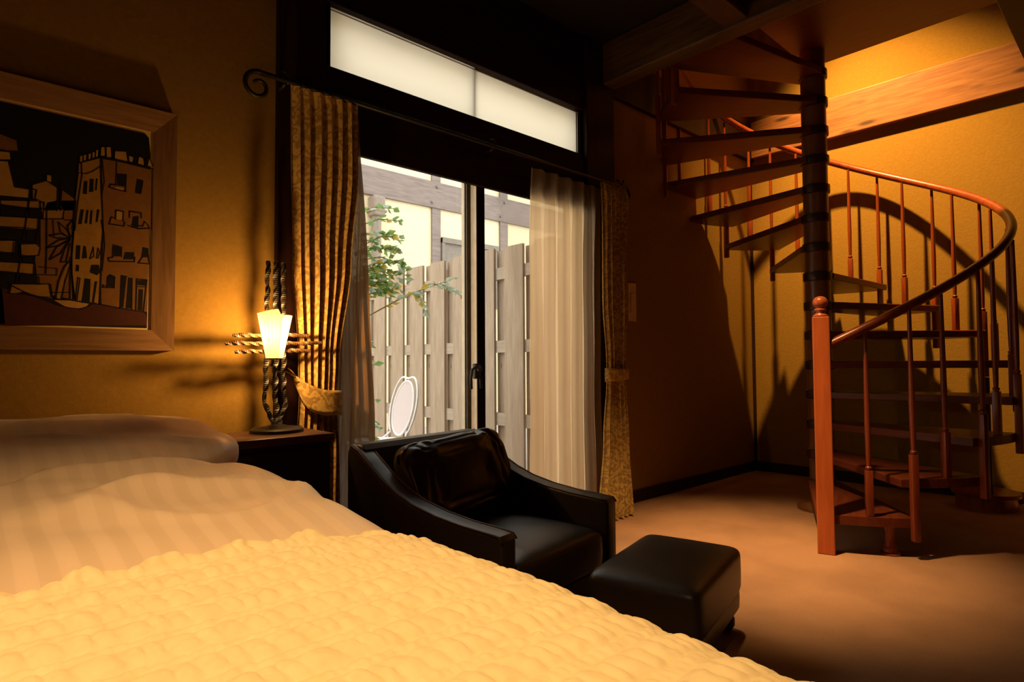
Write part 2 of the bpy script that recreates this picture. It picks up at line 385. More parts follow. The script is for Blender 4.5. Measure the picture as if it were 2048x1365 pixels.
# transom
t = thing('window_1', (2.13, 2.66, 2.4), 'frosted glass transom window above the sliding door', kind='structure')
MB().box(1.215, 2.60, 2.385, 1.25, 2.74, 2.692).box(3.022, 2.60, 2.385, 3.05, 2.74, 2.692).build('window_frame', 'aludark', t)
MB().box(1.25, 2.612, 2.672, 3.022, 2.618, 2.676).build('head_bead', 'alu', t)
MB().box(3.008, 2.612, 2.385, 3.012, 2.618, 2.672).build('side_bead', 'alu', t)
MB().box(1.25, 2.625, 2.385, 2.14, 2.631, 2.692).build('pane', 'frost', t)
MB().box(2.13, 2.637, 2.385, 3.022, 2.643, 2.692).build('pane', 'frost', t)
MB().box(2.125, 2.645, 2.385, 2.15, 2.66, 2.692).build('meeting_stile', 'gasket', t)
MB().cbox(1.53, 2.74, 2.64, 1.58, 2.76, 2.68, .004).cbox(2.72, 2.74, 2.64, 2.76, 2.76, 2.68, .004).build('catch', 'gasket', t)
# wall plate
sw = thing('wall_plate', (3.57, YW, 1.43), 'tall ivory wall plate on the wall beside the right curtain', 'wall plate')
MB().cbox(3.525, YW-.012, 1.30, 3.622, YW, 1.575, .004).build('plate', 'plate', sw)
MB().cbox(3.55, YW-.02, 1.36, 3.597, YW-.011, 1.50, .003).build('rocker', 'plate', sw)
# ceiling spotlights (above the frame) that light the bed and the carpet
for i, (loc, tgt, *_r) in enumerate(SPOTS):
    s = thing('ceiling_spotlight', (loc[0], loc[1], ZC), ['small black ceiling spotlight above the bed', 'small black ceiling spotlight above the carpet near the chair'][i], 'spotlight')
    dr = (Vector(tgt)-Vector(loc)).normalized(); p = Vector(loc)
    MB().lathe([(.05, -.012), (.05, 0)], (loc[0], loc[1], ZC), 20).build('mount', 'iron', s)
    MB().tube([p-dr*.005, p-dr*.07, p-dr*.075], [.045, .045, .02], 16).build('can', 'iron', s, smooth=True)
s = thing('ceiling_lamp', (STAIR_LAMP[0], STAIR_LAMP[1], ZS), 'small pendant lamp holder high in the stairwell', 'lamp')
MB().lathe([(.05, -.02), (.05, 0)], (STAIR_LAMP[0], STAIR_LAMP[1], ZS), 20).tube([(STAIR_LAMP[0], STAIR_LAMP[1], ZS-.02), (STAIR_LAMP[0], STAIR_LAMP[1], STAIR_LAMP[2]+.10)], .006, 8).build('cord', 'iron', s)
MB().lathe([(.02, .055), (.02, .10)], STAIR_LAMP, 16).build('socket', 'iron', s)

# ---------------------------------------------------------------- spiral staircase
CX, CY, RS = 4.32, 1.60, 1.02
st = thing('spiral_staircase', (CX, CY, 0), 'red mahogany spiral staircase with turned balusters and a central column', 'staircase')
col = MB().lathe([(.16, 0), (.16, .02), (.14, .035), (.079, .05), (.079, 3.14)], (0, 0, 0), 32).build('column', 'column', st, smooth='auto', local=True)
NT = 15; STEP = 22.0; N0 = -161.5; RISE = .2
collar = None
for k in range(1, NT+1):
    if collar is None:
        collar = MB().lathe([(.079, -.054), (.090, -.050), (.091, -.040), (.091, .0), (.090, .004), (.079, .008)], (0, 0, 0), 32).build('collar', 'collar', col, smooth='auto', local=True); collar.location = (0, 0, RISE*k)
    else: dup(collar, col, (0, 0, RISE*k))
# tread: wedge with rounded nosing, nosing's outer end at angle 0
def tread_mesh():
    W = 26.5; pts = [(.045, -.088)]
    for i in range(9):
        a = R(W*i/8); pts.append((1.03*math.cos(a), 1.03*math.sin(a)))
    a = R(W); pts.append((.045*math.cos(a)-.088*math.sin(a), .045*math.sin(a)+.088*math.cos(a)))
    bm = bmesh.new(); n = len(pts)
    vb = [bm.verts.new((x, y, -.046)) for x, y in pts]; vt = [bm.verts.new((x, y, 0)) for x, y in pts]
    bm.faces.new(list(reversed(vb))); bm.faces.new(vt)
    for i in range(n): bm.faces.new((vb[i], vb[(i+1) % n], vt[(i+1) % n], vt[i]))
    bmesh.ops.bevel(bm, geom=[e for e in bm.edges if abs(e.verts[0].co.z-e.verts[1].co.z) < 1e-6], offset=.006, segments=2, profile=.5, affect='EDGES')
    bm.verts.index_update()
    mb = MB().add([v.co for v in bm.verts], [[v.index for v in f.verts] for f in bm.faces]); bm.free(); return mb
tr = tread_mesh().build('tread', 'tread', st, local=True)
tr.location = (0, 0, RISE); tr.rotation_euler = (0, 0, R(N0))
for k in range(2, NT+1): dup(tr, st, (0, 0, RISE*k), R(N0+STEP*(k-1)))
# balusters: square block below, turned spindle above
def baluster(name, zb0, zb1, ztop):
    mb = MB().cbox(-.017, -.017, zb0, .017, .017, zb1, .004)
    mb.lathe([(.011, zb1), (.016, zb1+.008), (.016, zb1+.016), (.0105, zb1+.022), (.012, zb1+.05), (.0145, zb1+.22), (.013, (zb1+ztop)/2), (.0095, ztop-.05), (.009, ztop)], (0, 0, 0), 12)
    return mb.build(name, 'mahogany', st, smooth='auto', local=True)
def rail_z(deg): return 2.532+.527*R(deg)
b_link = b_mid = None
RB = RS+.002
for k in range(1, NT+1):
    dm = -147.5+STEP*(k-1); dl = -136.5+STEP*(k-1)
    lm = (RB*math.cos(R(dm))*.985, RB*math.sin(R(dm))*.985, RISE*k); ll = (1.045*math.cos(R(dl)), 1.045*math.sin(R(dl)), RISE*k)
    if b_mid is None:
        b_mid = baluster('baluster', -.002, .235, rail_z(dm)-RISE*k-.012); b_mid.location = lm; b_mid.rotation_euler = (0, 0, R(dm))
        b_link = baluster('baluster', -.11, .325, rail_z(dl)-RISE*k-.012); b_link.location = ll; b_link.rotation_euler = (0, 0, R(dl))
    else:
        dup(b_mid, st, lm, R(dm))
        if k < NT: dup(b_link, st, ll, R(dl))
pts = []
for i in range(121):
    a = -159+(168+159)*i/120
    pts.append((1.028*math.cos(R(a)), 1.028*math.sin(R(a)), rail_z(a)))
MB().tube(pts, .027, 12, flat=.9).build('handrail', 'mahogany', st, smooth=True, local=True)
na = math.atan2(1.235-CY, 3.36-CX)
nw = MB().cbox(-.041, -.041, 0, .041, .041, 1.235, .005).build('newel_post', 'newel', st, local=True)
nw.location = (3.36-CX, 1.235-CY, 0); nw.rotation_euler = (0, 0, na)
MB().lathe([(.036, 1.235), (.038, 1.243), (.024, 1.252), (.020, 1.262), (.030, 1.270), (.030, 1.276), (.022, 1.282), (.030, 1.290), (.037, 1.305), (.036, 1.322), (.026, 1.338), (.010, 1.345), (.001, 1.346)], (0, 0, 0), 24).build('finial', 'newel', nw, smooth=True, local=True)
MB().lathe([(.050, 0), (.050, .008), (.034, .014), (.031, .03), (.034, .036), (.024, .05), (.021, .10), (.027, .154)], (3.575-CX, 1.0-CY, 0), 20).build('foot', 'mahogany', st, smooth='auto', local=True)
# prop under the upper turn standing on a low round plinth
pl = thing('round_plinth', (5.16, .86, 0), 'low round red wooden plinth on the floor behind the staircase', 'plinth')
MB().lathe([(.17, 0), (.17, .085), (.19, .09), (.195, .105), (.19, .115), (.001, .116)], (5.16, .86, 0), 40).build('drum', 'mahogany', pl, smooth='auto')
pp = MB().cbox(5.02, .80, .116, 5.055, .835, .887, .004).build('prop_post', 'dark'); tag(pp, 'slim dark post between the round plinth and a stair baluster', 'post')
# outlines of the print on the wall, in metres on the wall plane (x, z)
ART_FIELDS=[
 ('maroon',[(0.0946,1.257),(0.121,1.2544),(0.1554,1.2411),(0.1982,1.2314),(0.2345,1.2159),(0.2716,1.2033),(0.3067,1.2004),(0.3368,1.2105),(0.3487,1.2199),(0.3737,1.2184),(0.4276,1.2109),(0.5023,1.2011),(0.5148,1.1892),(0.5167,1.1514),(0.097,1.133)]),
 ('brown',[(0.0848,1.7678),(0.1071,1.7618),(0.1274,1.7566),(0.1315,1.7204),(0.0858,1.7154)]),
 ('tan',[(0.0859,1.7096),(0.1102,1.7124),(0.1129,1.6895),(0.0864,1.6834)]),
 ('tan',[(0.0865,1.6776),(0.1064,1.6806),(0.1236,1.5974),(0.1671,1.5969),(0.1652,1.5696),(0.0887,1.5643)]),
 ('ochre',[(0.1726,1.6145),(0.2087,1.6353),(0.2403,1.6187),(0.2393,1.5389),(0.2034,1.5328),(0.1839,1.5701),(0.1734,1.5696)]),
 ('tan',[(0.2107,1.657),(0.2227,1.658),(0.2231,1.6352),(0.2111,1.6373)]),
 ('brown',[(0.2539,1.6121),(0.2891,1.5878),(0.2885,1.5473),(0.2514,1.541)]),
 ('ochre',[(0.089,1.5465),(0.1948,1.5624),(0.1953,1.5363),(0.0893,1.5339)]),
 ('ochre',[(0.09,1.4947),(0.1882,1.5026),(0.1889,1.4637),(0.0907,1.4602)]),
 ('ochre',[(0.0916,1.4132),(0.13,1.4184),(0.1283,1.38),(0.0923,1.3772)]),
 ('ochre',[(0.1462,1.4078),(0.1898,1.4151),(0.1977,1.4031),(0.1931,1.3766),(0.1481,1.3681)]),
 ('ochre',[(0.093,1.3428),(0.1797,1.346),(0.1791,1.3104),(0.0935,1.3132)]),
 ('ochre',[(0.1978,1.5368),(0.2604,1.5458),(0.2583,1.5122),(0.2036,1.5034)]),
 ('brown',[(0.1959,1.5006),(0.2932,1.5161),(0.2832,1.4709),(0.2872,1.2342),(0.234,1.2437),(0.2281,1.2824),(0.1922,1.2826),(0.1831,1.3689),(0.1976,1.4096)]),
 ('ochre',[(0.2128,1.5623),(0.2413,1.5741),(0.2419,1.541),(0.2055,1.5381)]),
 ('brown',[(0.2492,1.5755),(0.2894,1.5828),(0.2879,1.5118),(0.2611,1.5076)]),
 ('ochre',[(0.1255,1.2721),(0.223,1.282),(0.2303,1.2336),(0.1981,1.2378),(0.1552,1.2507),(0.1212,1.2402)]),
 ('tan',[(0.2369,1.2275),(0.2819,1.2288),(0.3367,1.2207),(0.3258,1.2065),(0.2985,1.2016),(0.2716,1.205)]),
 ('ochre',[(0.2446,1.2346),(0.2503,1.2843),(0.2743,1.3595),(0.2812,1.3469),(0.2676,1.2792),(0.2578,1.2322)]),
 ('ochre',[(0.2988,1.7163),(0.3618,1.7504),(0.3682,1.6225),(0.3747,1.4893),(0.372,1.4855),(0.3692,1.3422),(0.3636,1.2223),(0.2925,1.2311),(0.2839,1.3218),(0.2886,1.4674),(0.2912,1.4771),(0.2915,1.5872),(0.2973,1.6768)]),
 ('brown',[(0.3662,1.7487),(0.4086,1.7503),(0.5273,1.7421),(0.528,1.5118),(0.5184,1.5227),(0.5173,1.2019),(0.4276,1.2125),(0.3737,1.2199),(0.371,1.312),(0.3771,1.4832),(0.3747,1.4893),(0.3704,1.6229)]),
 ('tan',[(0.3644,1.7911),(0.3744,1.7935),(0.3748,1.7627),(0.3638,1.7602)]),
 ('tan',[(0.3799,1.7948),(0.3921,1.7978),(0.3949,1.762),(0.3816,1.7589)]),
 ('tan',[(0.4058,1.7862),(0.44,1.7916),(0.4452,1.7586),(0.4063,1.7579)]),
 ('tan',[(0.4506,1.779),(0.4647,1.7768),(0.4614,1.7581),(0.4521,1.7601)]),
 ('tan',[(0.4822,1.785),(0.4966,1.78),(0.4981,1.7553),(0.4791,1.758)]),
 ('tan',[(0.5121,1.7849),(0.5232,1.7748),(0.5246,1.7556),(0.5113,1.7554)]),
 ('tan',[(0.3026,1.7433),(0.3089,1.7474),(0.3092,1.7265),(0.3029,1.7237)]),
 ('tan',[(0.3131,1.7497),(0.3194,1.7525),(0.3187,1.7326),(0.3134,1.73)]),
 ('tan',[(0.3269,1.7569),(0.3333,1.761),(0.3325,1.741),(0.3272,1.7384)]),
 ('tan',[(0.3386,1.7649),(0.344,1.7688),(0.3443,1.749),(0.3389,1.7464)]),
 ('tan',[(0.3483,1.7752),(0.3547,1.7794),(0.354,1.7552),(0.3486,1.7526)]),
 ('tan',[(0.4115,1.566),(0.4342,1.5671),(0.4335,1.5372),(0.413,1.5366)]),
 ('tan',[(0.4079,1.6542),(0.4352,1.6555),(0.4342,1.6444),(0.408,1.6462)]),
 ('ink',[(0.3146,1.6568),(0.3253,1.659),(0.3239,1.6115),(0.3122,1.6106)]),
 ('ink',[(0.3316,1.6682),(0.3434,1.6706),(0.3431,1.6243),(0.3302,1.6205)]),
 ('ink',[(0.3499,1.6733),(0.3553,1.6744),(0.3528,1.6301),(0.3473,1.6304)]),
 ('ink',[(0.3068,1.5535),(0.3163,1.5551),(0.3108,1.5021),(0.3003,1.5004)]),
 ('ink',[(0.3238,1.5538),(0.3302,1.5562),(0.3267,1.5071),(0.3192,1.506)]),
 ('ink',[(0.3356,1.5544),(0.342,1.5569),(0.3396,1.5065),(0.3331,1.5055)]),
 ('ink',[(0.3549,1.5617),(0.3626,1.563),(0.3578,1.5172),(0.3513,1.5162)]),
 ('ink',[(0.414,1.6987),(0.4425,1.7047),(0.442,1.6609),(0.4145,1.6609)]),
 ('ink',[(0.48,1.696),(0.4954,1.6964),(0.4902,1.6455),(0.4736,1.6451)]),
 ('ink',[(0.4656,1.5532),(0.4843,1.559),(0.4838,1.5149),(0.4627,1.5118)]),
 ('ink',[(0.2965,1.4254),(0.3086,1.4255),(0.307,1.3761),(0.2949,1.3762)]),
 ('ink',[(0.3171,1.4266),(0.3244,1.4245),(0.3288,1.3831),(0.313,1.3797)]),
 ('ink',[(0.2976,1.3572),(0.3061,1.3552),(0.3053,1.3328),(0.2956,1.3333)]),
 ('ink',[(0.3415,1.3604),(0.3639,1.3628),(0.3681,1.336),(0.3582,1.3245),(0.337,1.3329)]),
 ('ink',[(0.3226,1.3106),(0.3399,1.3092),(0.3388,1.2252),(0.3144,1.2222)]),
 ('ink',[(0.3524,1.3013),(0.3598,1.3035),(0.3511,1.223),(0.3449,1.2241)]),
 ('ink',[(0.4086,1.4384),(0.432,1.4352),(0.4299,1.4009),(0.4092,1.3984)]),
 ('ink',[(0.4428,1.4179),(0.4721,1.4215),(0.4725,1.3949),(0.438,1.3909)]),
 ('ink',[(0.5016,1.4409),(0.5154,1.4395),(0.5144,1.4076),(0.498,1.4057)]),
 ('ink',[(0.3923,1.3292),(0.4128,1.3281),(0.4135,1.2852),(0.3904,1.2864)]),
 ('ink',[(0.4336,1.3301),(0.4494,1.3285),(0.4406,1.2132),(0.4315,1.2127)]),
 ('ink',[(0.4548,1.3259),(0.4668,1.3239),(0.4671,1.2117),(0.4486,1.2106)]),
 ('ink',[(0.4843,1.3176),(0.5129,1.3218),(0.5105,1.2994),(0.4846,1.3004)]),
 ('ink',[(0.4889,1.285),(0.5025,1.2845),(0.5009,1.2042),(0.486,1.2065)]),
 ('ink',[(0.093,1.5283),(0.1538,1.5309),(0.1518,1.5032),(0.0923,1.4998)]),
 ('ink',[(0.1675,1.5316),(0.1915,1.5324),(0.1882,1.5042),(0.1668,1.504)]),
 ('ink',[(0.0908,1.4524),(0.1477,1.4576),(0.1458,1.4285),(0.0914,1.4242)]),
 ('ink',[(0.1601,1.4578),(0.1827,1.4579),(0.1819,1.4335),(0.1593,1.432)]),
 ('ink',[(0.0924,1.371),(0.1261,1.3703),(0.1408,1.364),(0.1411,1.3513),(0.0928,1.3507)]),
 ('ink',[(0.1507,1.3652),(0.1781,1.3651),(0.1771,1.3521),(0.1509,1.3508)]),
 ('ink',[(0.0937,1.3053),(0.1309,1.3074),(0.1301,1.2836),(0.0944,1.2679)]),
 ('ink',[(0.1457,1.3024),(0.1767,1.3038),(0.1758,1.2828),(0.1448,1.2849)]),
]
ART_STROKES=[
 (0.0027,[(0.0858,1.7154),(0.1102,1.7154),(0.1304,1.7202)]),
 (0.0027,[(0.0864,1.6819),(0.1108,1.6831),(0.1219,1.6886)]),
 (0.0027,[(0.1735,1.5652),(0.1713,1.6187),(0.2087,1.6368),(0.2404,1.6172),(0.2405,1.5391)]),
 (0.0027,[(0.206,1.656),(0.2063,1.6348)]),
 (0.0027,[(0.2239,1.6567),(0.2255,1.6326)]),
 (0.0036,[(0.2509,1.6408),(0.2502,1.5408)]),
 (0.0027,[(0.0888,1.5599),(0.163,1.5648),(0.1886,1.5664),(0.2029,1.5584),(0.2032,1.5434)]),
 (0.0027,[(0.0909,1.5618),(0.0908,1.5137)]),
 (0.0036,[(0.1716,1.6008),(0.1833,1.6),(0.1803,1.5709)]),
 (0.0036,[(0.1657,1.6056),(0.1614,1.5257)]),
 (0.0027,[(0.0893,1.5339),(0.15,1.5334),(0.2081,1.5385),(0.2604,1.5458),(0.257,1.5119),(0.2023,1.5032),(0.2051,1.561),(0.1923,1.5603)]),
 (0.0027,[(0.09,1.4947),(0.1556,1.5006),(0.1882,1.5026)]),
 (0.0027,[(0.0907,1.4602),(0.1562,1.4653),(0.194,1.4644)]),
 (0.0036,[(0.1645,1.5602),(0.1551,1.4619),(0.1509,1.4164)]),
 (0.0036,[(0.1949,1.5591),(0.1889,1.4669),(0.186,1.4178)]),
 (0.0027,[(0.0915,1.4179),(0.13,1.4184),(0.1847,1.4161),(0.1977,1.4031),(0.1931,1.3766),(0.1457,1.3678),(0.1437,1.4091)]),
 (0.0036,[(0.1436,1.4122),(0.1457,1.3646),(0.1375,1.281)]),
 (0.0027,[(0.1277,1.4133),(0.126,1.3718)]),
 (0.0027,[(0.0923,1.3772),(0.126,1.375),(0.1831,1.3689),(0.1796,1.2815)]),
 (0.0027,[(0.0929,1.3444),(0.1809,1.3477)]),
 (0.0027,[(0.0935,1.3132),(0.1841,1.3109),(0.2432,1.3133),(0.2442,1.3365),(0.1938,1.3378)]),
 (0.0036,[(0.212,1.5359),(0.2143,1.4052),(0.2133,1.317)]),
 (0.0027,[(0.2387,1.5736),(0.2393,1.5373)]),
 (0.0027,[(0.2492,1.5755),(0.2485,1.5405)]),
 (0.0027,[(0.2294,1.5042),(0.2344,1.444)]),
 (0.0036,[(0.2921,1.5833),(0.2883,1.4884),(0.2841,1.4141),(0.2856,1.324),(0.2953,1.2347)]),
 (0.0027,[(0.123,1.2735),(0.1923,1.2778),(0.223,1.282),(0.2302,1.2368),(0.1981,1.2362)]),
 (0.0036,[(0.1207,1.2701),(0.1552,1.2507),(0.1982,1.233),(0.245,1.2116),(0.2823,1.2023),(0.3122,1.2007),(0.3368,1.2122)]),
 (0.0027,[(0.1231,1.2703),(0.1176,1.2415),(0.1628,1.2417)]),
 (0.0027,[(0.1943,1.3054),(0.1973,1.283)]),
 (0.0036,[(0.2835,1.4508),(0.2669,1.4785),(0.2453,1.4985),(0.2511,1.4662),(0.2782,1.4467)]),
 (0.0036,[(0.2782,1.4467),(0.2707,1.4891),(0.2825,1.5093),(0.291,1.4888),(0.2848,1.4543)]),
 (0.0036,[(0.2781,1.4484),(0.2513,1.4596),(0.22,1.4486),(0.241,1.4416),(0.2782,1.4467)]),
 (0.0036,[(0.2782,1.4467),(0.2464,1.4357),(0.213,1.4051),(0.2467,1.4159),(0.2782,1.4434)]),
 (0.0036,[(0.2782,1.4434),(0.2415,1.412),(0.2228,1.3653),(0.2525,1.3902),(0.2756,1.4397)]),
 (0.0036,[(0.2783,1.44),(0.2654,1.4117),(0.253,1.3605),(0.2689,1.3622),(0.2785,1.43)]),
 (0.0036,[(0.2782,1.3666),(0.2638,1.3451),(0.2488,1.2941),(0.2408,1.231),(0.2578,1.2322),(0.2673,1.2957),(0.2811,1.3536)]),
 (0.0036,[(0.2806,1.3802),(0.2818,1.2338)]),
 (0.0027,[(0.2261,1.2529),(0.2814,1.2571)]),
 (0.0036,[(0.2977,1.716),(0.2973,1.6768),(0.2913,1.5975),(0.285,1.4761)]),
 (0.0036,[(0.3061,1.7205),(0.3089,1.6792),(0.298,1.5728),(0.2912,1.4771)]),
 (0.0036,[(0.2956,1.7156),(0.3272,1.7358),(0.3639,1.7535),(0.395,1.758),(0.4452,1.7545),(0.5296,1.7468)]),
 (0.0027,[(0.2983,1.6835),(0.3195,1.6841),(0.3387,1.6961),(0.3623,1.7198)]),
 (0.0045,[(0.3629,1.7519),(0.3654,1.6645),(0.3699,1.5855),(0.3747,1.4893)]),
 (0.0027,[(0.3685,1.7452),(0.3753,1.6665),(0.3693,1.6227)]),
 (0.0027,[(0.3617,1.757),(0.3633,1.7921),(0.3754,1.7964),(0.3793,1.7611),(0.3787,1.7972),(0.3943,1.801),(0.3972,1.7625)]),
 (0.0027,[(0.4041,1.7533),(0.4058,1.7902),(0.4423,1.7935),(0.4475,1.7577)]),
 (0.0027,[(0.4495,1.7801),(0.467,1.7787),(0.4626,1.7584)]),
 (0.0027,[(0.4779,1.7563),(0.4822,1.785),(0.4966,1.78),(0.5018,1.7533),(0.5037,1.783),(0.509,1.7521),(0.5157,1.7872),(0.527,1.7589)]),
 (0.0027,[(0.2997,1.7217),(0.3014,1.747)]),
 (0.0027,[(0.3102,1.728),(0.312,1.7533)]),
 (0.0027,[(0.3229,1.7362),(0.3247,1.7616)]),
 (0.0027,[(0.3357,1.743),(0.3375,1.7686)]),
 (0.0027,[(0.3465,1.7495),(0.3483,1.7752)]),
 (0.0027,[(0.4121,1.7484),(0.4117,1.7009),(0.4101,1.6574)]),
 (0.0036,[(0.4117,1.7009),(0.4425,1.706),(0.4411,1.643),(0.408,1.6462),(0.39,1.6494),(0.3943,1.6609),(0.41,1.6614)]),
 (0.0027,[(0.4788,1.6958),(0.4736,1.6451),(0.4902,1.6441),(0.4966,1.6939),(0.4788,1.6958)]),
 (0.0036,[(0.4119,1.5351),(0.4126,1.5688),(0.4353,1.5673),(0.4347,1.536),(0.4405,1.5274),(0.4373,1.5134),(0.4032,1.5149),(0.3921,1.5146),(0.3984,1.541),(0.4096,1.5388)]),
 (0.0036,[(0.4552,1.5488),(0.4549,1.5719),(0.4924,1.5714),(0.4927,1.5521)]),
 (0.0036,[(0.451,1.5182),(0.4815,1.5105),(0.5195,1.5175),(0.5169,1.5282),(0.5036,1.5414),(0.4979,1.5225),(0.4626,1.5227)]),
 (0.0045,[(0.3689,1.5246),(0.3745,1.4858),(0.3706,1.4183),(0.3705,1.3423),(0.3687,1.2211),(0.4276,1.2109),(0.5023,1.2011)]),
 (0.0027,[(0.3771,1.4832),(0.3804,1.4347),(0.3743,1.3427)]),
 (0.0036,[(0.2664,1.2323),(0.2902,1.2295),(0.3586,1.2235)]),
 (0.0036,[(0.2886,1.4674),(0.2832,1.363),(0.2894,1.2751),(0.2973,1.2314)]),
 (0.0027,[(0.3362,1.3809),(0.3467,1.4243),(0.3484,1.3914),(0.3362,1.3809)]),
 (0.0027,[(0.356,1.3847),(0.3604,1.4231),(0.3657,1.4085),(0.361,1.3852)]),
 (0.0036,[(0.406,1.438),(0.4054,1.3949),(0.3913,1.3902),(0.3941,1.3783),(0.4726,1.3855),(0.475,1.403)]),
 (0.0027,[(0.4085,1.4415),(0.432,1.4352),(0.4326,1.3981)]),
 (0.0036,[(0.4861,1.3822),(0.498,1.4057),(0.5016,1.4409),(0.5154,1.4395),(0.5186,1.4049),(0.5217,1.3829),(0.4861,1.3822)]),
 (0.0036,[(0.3891,1.2863),(0.3776,1.2914),(0.3765,1.2822),(0.4109,1.2835),(0.4129,1.322),(0.3999,1.33),(0.3911,1.32),(0.3904,1.2864)]),
 (0.0027,[(0.2973,1.2329),(0.3032,1.3118),(0.3093,1.3094),(0.3021,1.2317)]),
 (0.0036,[(0.4315,1.2127),(0.4336,1.3301),(0.4494,1.3285)]),
 (0.0036,[(0.4668,1.3239),(0.4672,1.2086)]),
 (0.0036,[(0.4806,1.2062),(0.4816,1.3221),(0.5143,1.3219),(0.505,1.2013)]),
 (0.0027,[(0.4847,1.2941),(0.5092,1.2946)]),
]

# ---------------------------------------------------------------- picture on the bed wall
pic = thing('framed_picture', (-.02, YW, 1.0), 'framed print of a walled town with black outlines above the bed', 'picture')
PX0, PX1, PZ0, PZ1 = -.62, .605, 1.056, 1.972      # outer frame
IX0, IX1, IZ0, IZ1 = -.545, .530, 1.134, 1.888     # opening
def bar(a, b, c, d_):   # outer a,b  inner c,d  (x,z); flat moulding that slopes towards the picture
    yo, yi, yb = 2.565, 2.580, YW
    mb = MB(); P = []
    for (x, z), y in ((a, yo), (b, yo), (d_, yi), (c, yi)): P.append((x, y, z))
    for (x, z) in (a, b, d_, c): P.append((x, yb, z))
    return mb.add(P, [(0, 1, 2, 3), (7, 6, 5, 4), (0, 4, 5, 1), (1, 5, 6, 2), (2, 6, 7, 3), (3, 7, 4, 0)])
oc = [(PX0, PZ0), (PX1, PZ0), (PX1, PZ1), (PX0, PZ1)]; ic = [(IX0, IZ0), (IX1, IZ0), (IX1, IZ1), (IX0, IZ1)]
for i in range(4):
    bar(oc[i], oc[(i+1) % 4], ic[i], ic[(i+1) % 4]).build('frame_side', 'frame' if i % 2 == 0 else 'frame_v', pic)
MB().box(IX0-.01, 2.586, IZ0-.01, IX1+.01, 2.592, IZ1+.01).build('mount', 'paper', pic)
sky = MB().prism_y([(IX0+.004, IZ0+.006), (.517, IZ0+.006), (.519, 1.40), (.520, 1.80), (.514, 1.862), (.500, 1.876), (IX0+.004, 1.880)], 2.584, 2.5865).build('print_sky', 'art_ink', pic)
def mirror(p): return [(.17-x, z) for x, z in p]
lay = {'maroon': 0, 'brown': 1, 'ochre': 2, 'tan': 3, 'ink': 4}
fields = {}
for key, pts in ART_FIELDS:
    fields.setdefault(key, MB()).prism_y(pts, 2.5838-.0002*lay[key], 2.585)
    if min(p[0] for p in pts) < .30 and key != 'maroon' and max(p[0] for p in pts) < .45:   # the town goes on to the left of the photo's edge
        fields[key].prism_y(list(reversed(mirror(pts))), 2.5838-.0002*lay[key], 2.585)
fields['maroon'].prism_y([(IX0+.004, IZ0+.006), (.11, IZ0+.006), (.10, 1.258), (-.15, 1.245), (IX0+.004, 1.26)], 2.5838, 2.585)
fields['brown'].prism_y([(IX0+.004, 1.25), (-.20, 1.25), (-.20, 1.70), (-.33, 1.74), (IX0+.004, 1.70)], 2.5836, 2.585)
for k, mb in fields.items():
    mb.build('print_'+{'ink': 'windows', 'maroon': 'ground', 'ochre': 'houses', 'tan': 'pale_walls', 'brown': 'shaded_walls'}[k], 'art_'+k, pic)['kind'] = 'stuff'
def ribbon(mb, pts, wd, y):
    for (x0, z0), (x1, z1) in zip(pts, pts[1:]):
        dx, dz = x1-x0, z1-z0; L = math.hypot(dx, dz) or 1; ux, uz = dx/L*wd*.4, dz/L*wd*.4; nx, nz = -dz/L*wd/2, dx/L*wd/2
        mb.add([(x0-ux+nx, y, z0-uz+nz), (x1+ux+nx, y, z1+uz+nz), (x1+ux-nx, y, z1+uz-nz), (x0-ux-nx, y, z0-uz-nz)], [(0, 1, 2, 3)])
lines = MB()
for wd, pts in ART_STROKES:
    ribbon(lines, pts, wd, 2.5826)
    if max(p[0] for p in pts) < .30: ribbon(lines, mirror(pts), wd, 2.5826)
lines.build('print_outlines', 'art_ink', pic)['kind'] = 'stuff'

# ---------------------------------------------------------------- curtains
rod = thing('curtain_rod', (2.1, 2.50, 2.215), 'black wrought iron curtain rod with scrolled ends above the glass door', 'curtain rod')
RZ = 2.212; RY = 2.505
MB().tube([(.90, RY, RZ), (3.37, RY, RZ)], .011, 10).build('rod', 'iron', rod, smooth=True)
def scroll(x, z, sx, turns=1.15, r0_=.052):
    pts = []
    for i in range(40):
        t = i/39; a = R(75)+2*PI*turns*t; r = r0_*(1-t*.70)
        pts.append((x-sx*(.012-r*math.cos(a)), RY, z-r0_*.95+r*math.sin(a)))
    return pts
for x, sx, sz in ((.90, 1, .062), (3.37, -1, .052)):
    f = MB().tube(scroll(x, RZ, sx, 1.2, sz), [.011-.004*i/39 for i in range(40)], 8).build('scroll_finial', 'iron', rod, smooth=True)
MB().tube([(3.33, RY, RZ), (3.345, RY, RZ+.02), (3.365, RY, RZ+.035), (3.36, RY, RZ+.05)], .006, 6).build('curl', 'iron', rod, smooth=True)
for x in (1.0, 2.17, 3.30):
    MB().tube([(x, RY, RZ-.012), (x, 2.53, RZ-.02), (x, 2.566, RZ-.02)], .007, 8).tube([(x-.02, 2.505, RZ+.03), (x, 2.50, RZ+.035), (x+.012, 2.50, RZ+.02), (x+.012, 2.505, RZ-.015)], .006, 6).build('bracket', 'iron', rod, smooth=True)

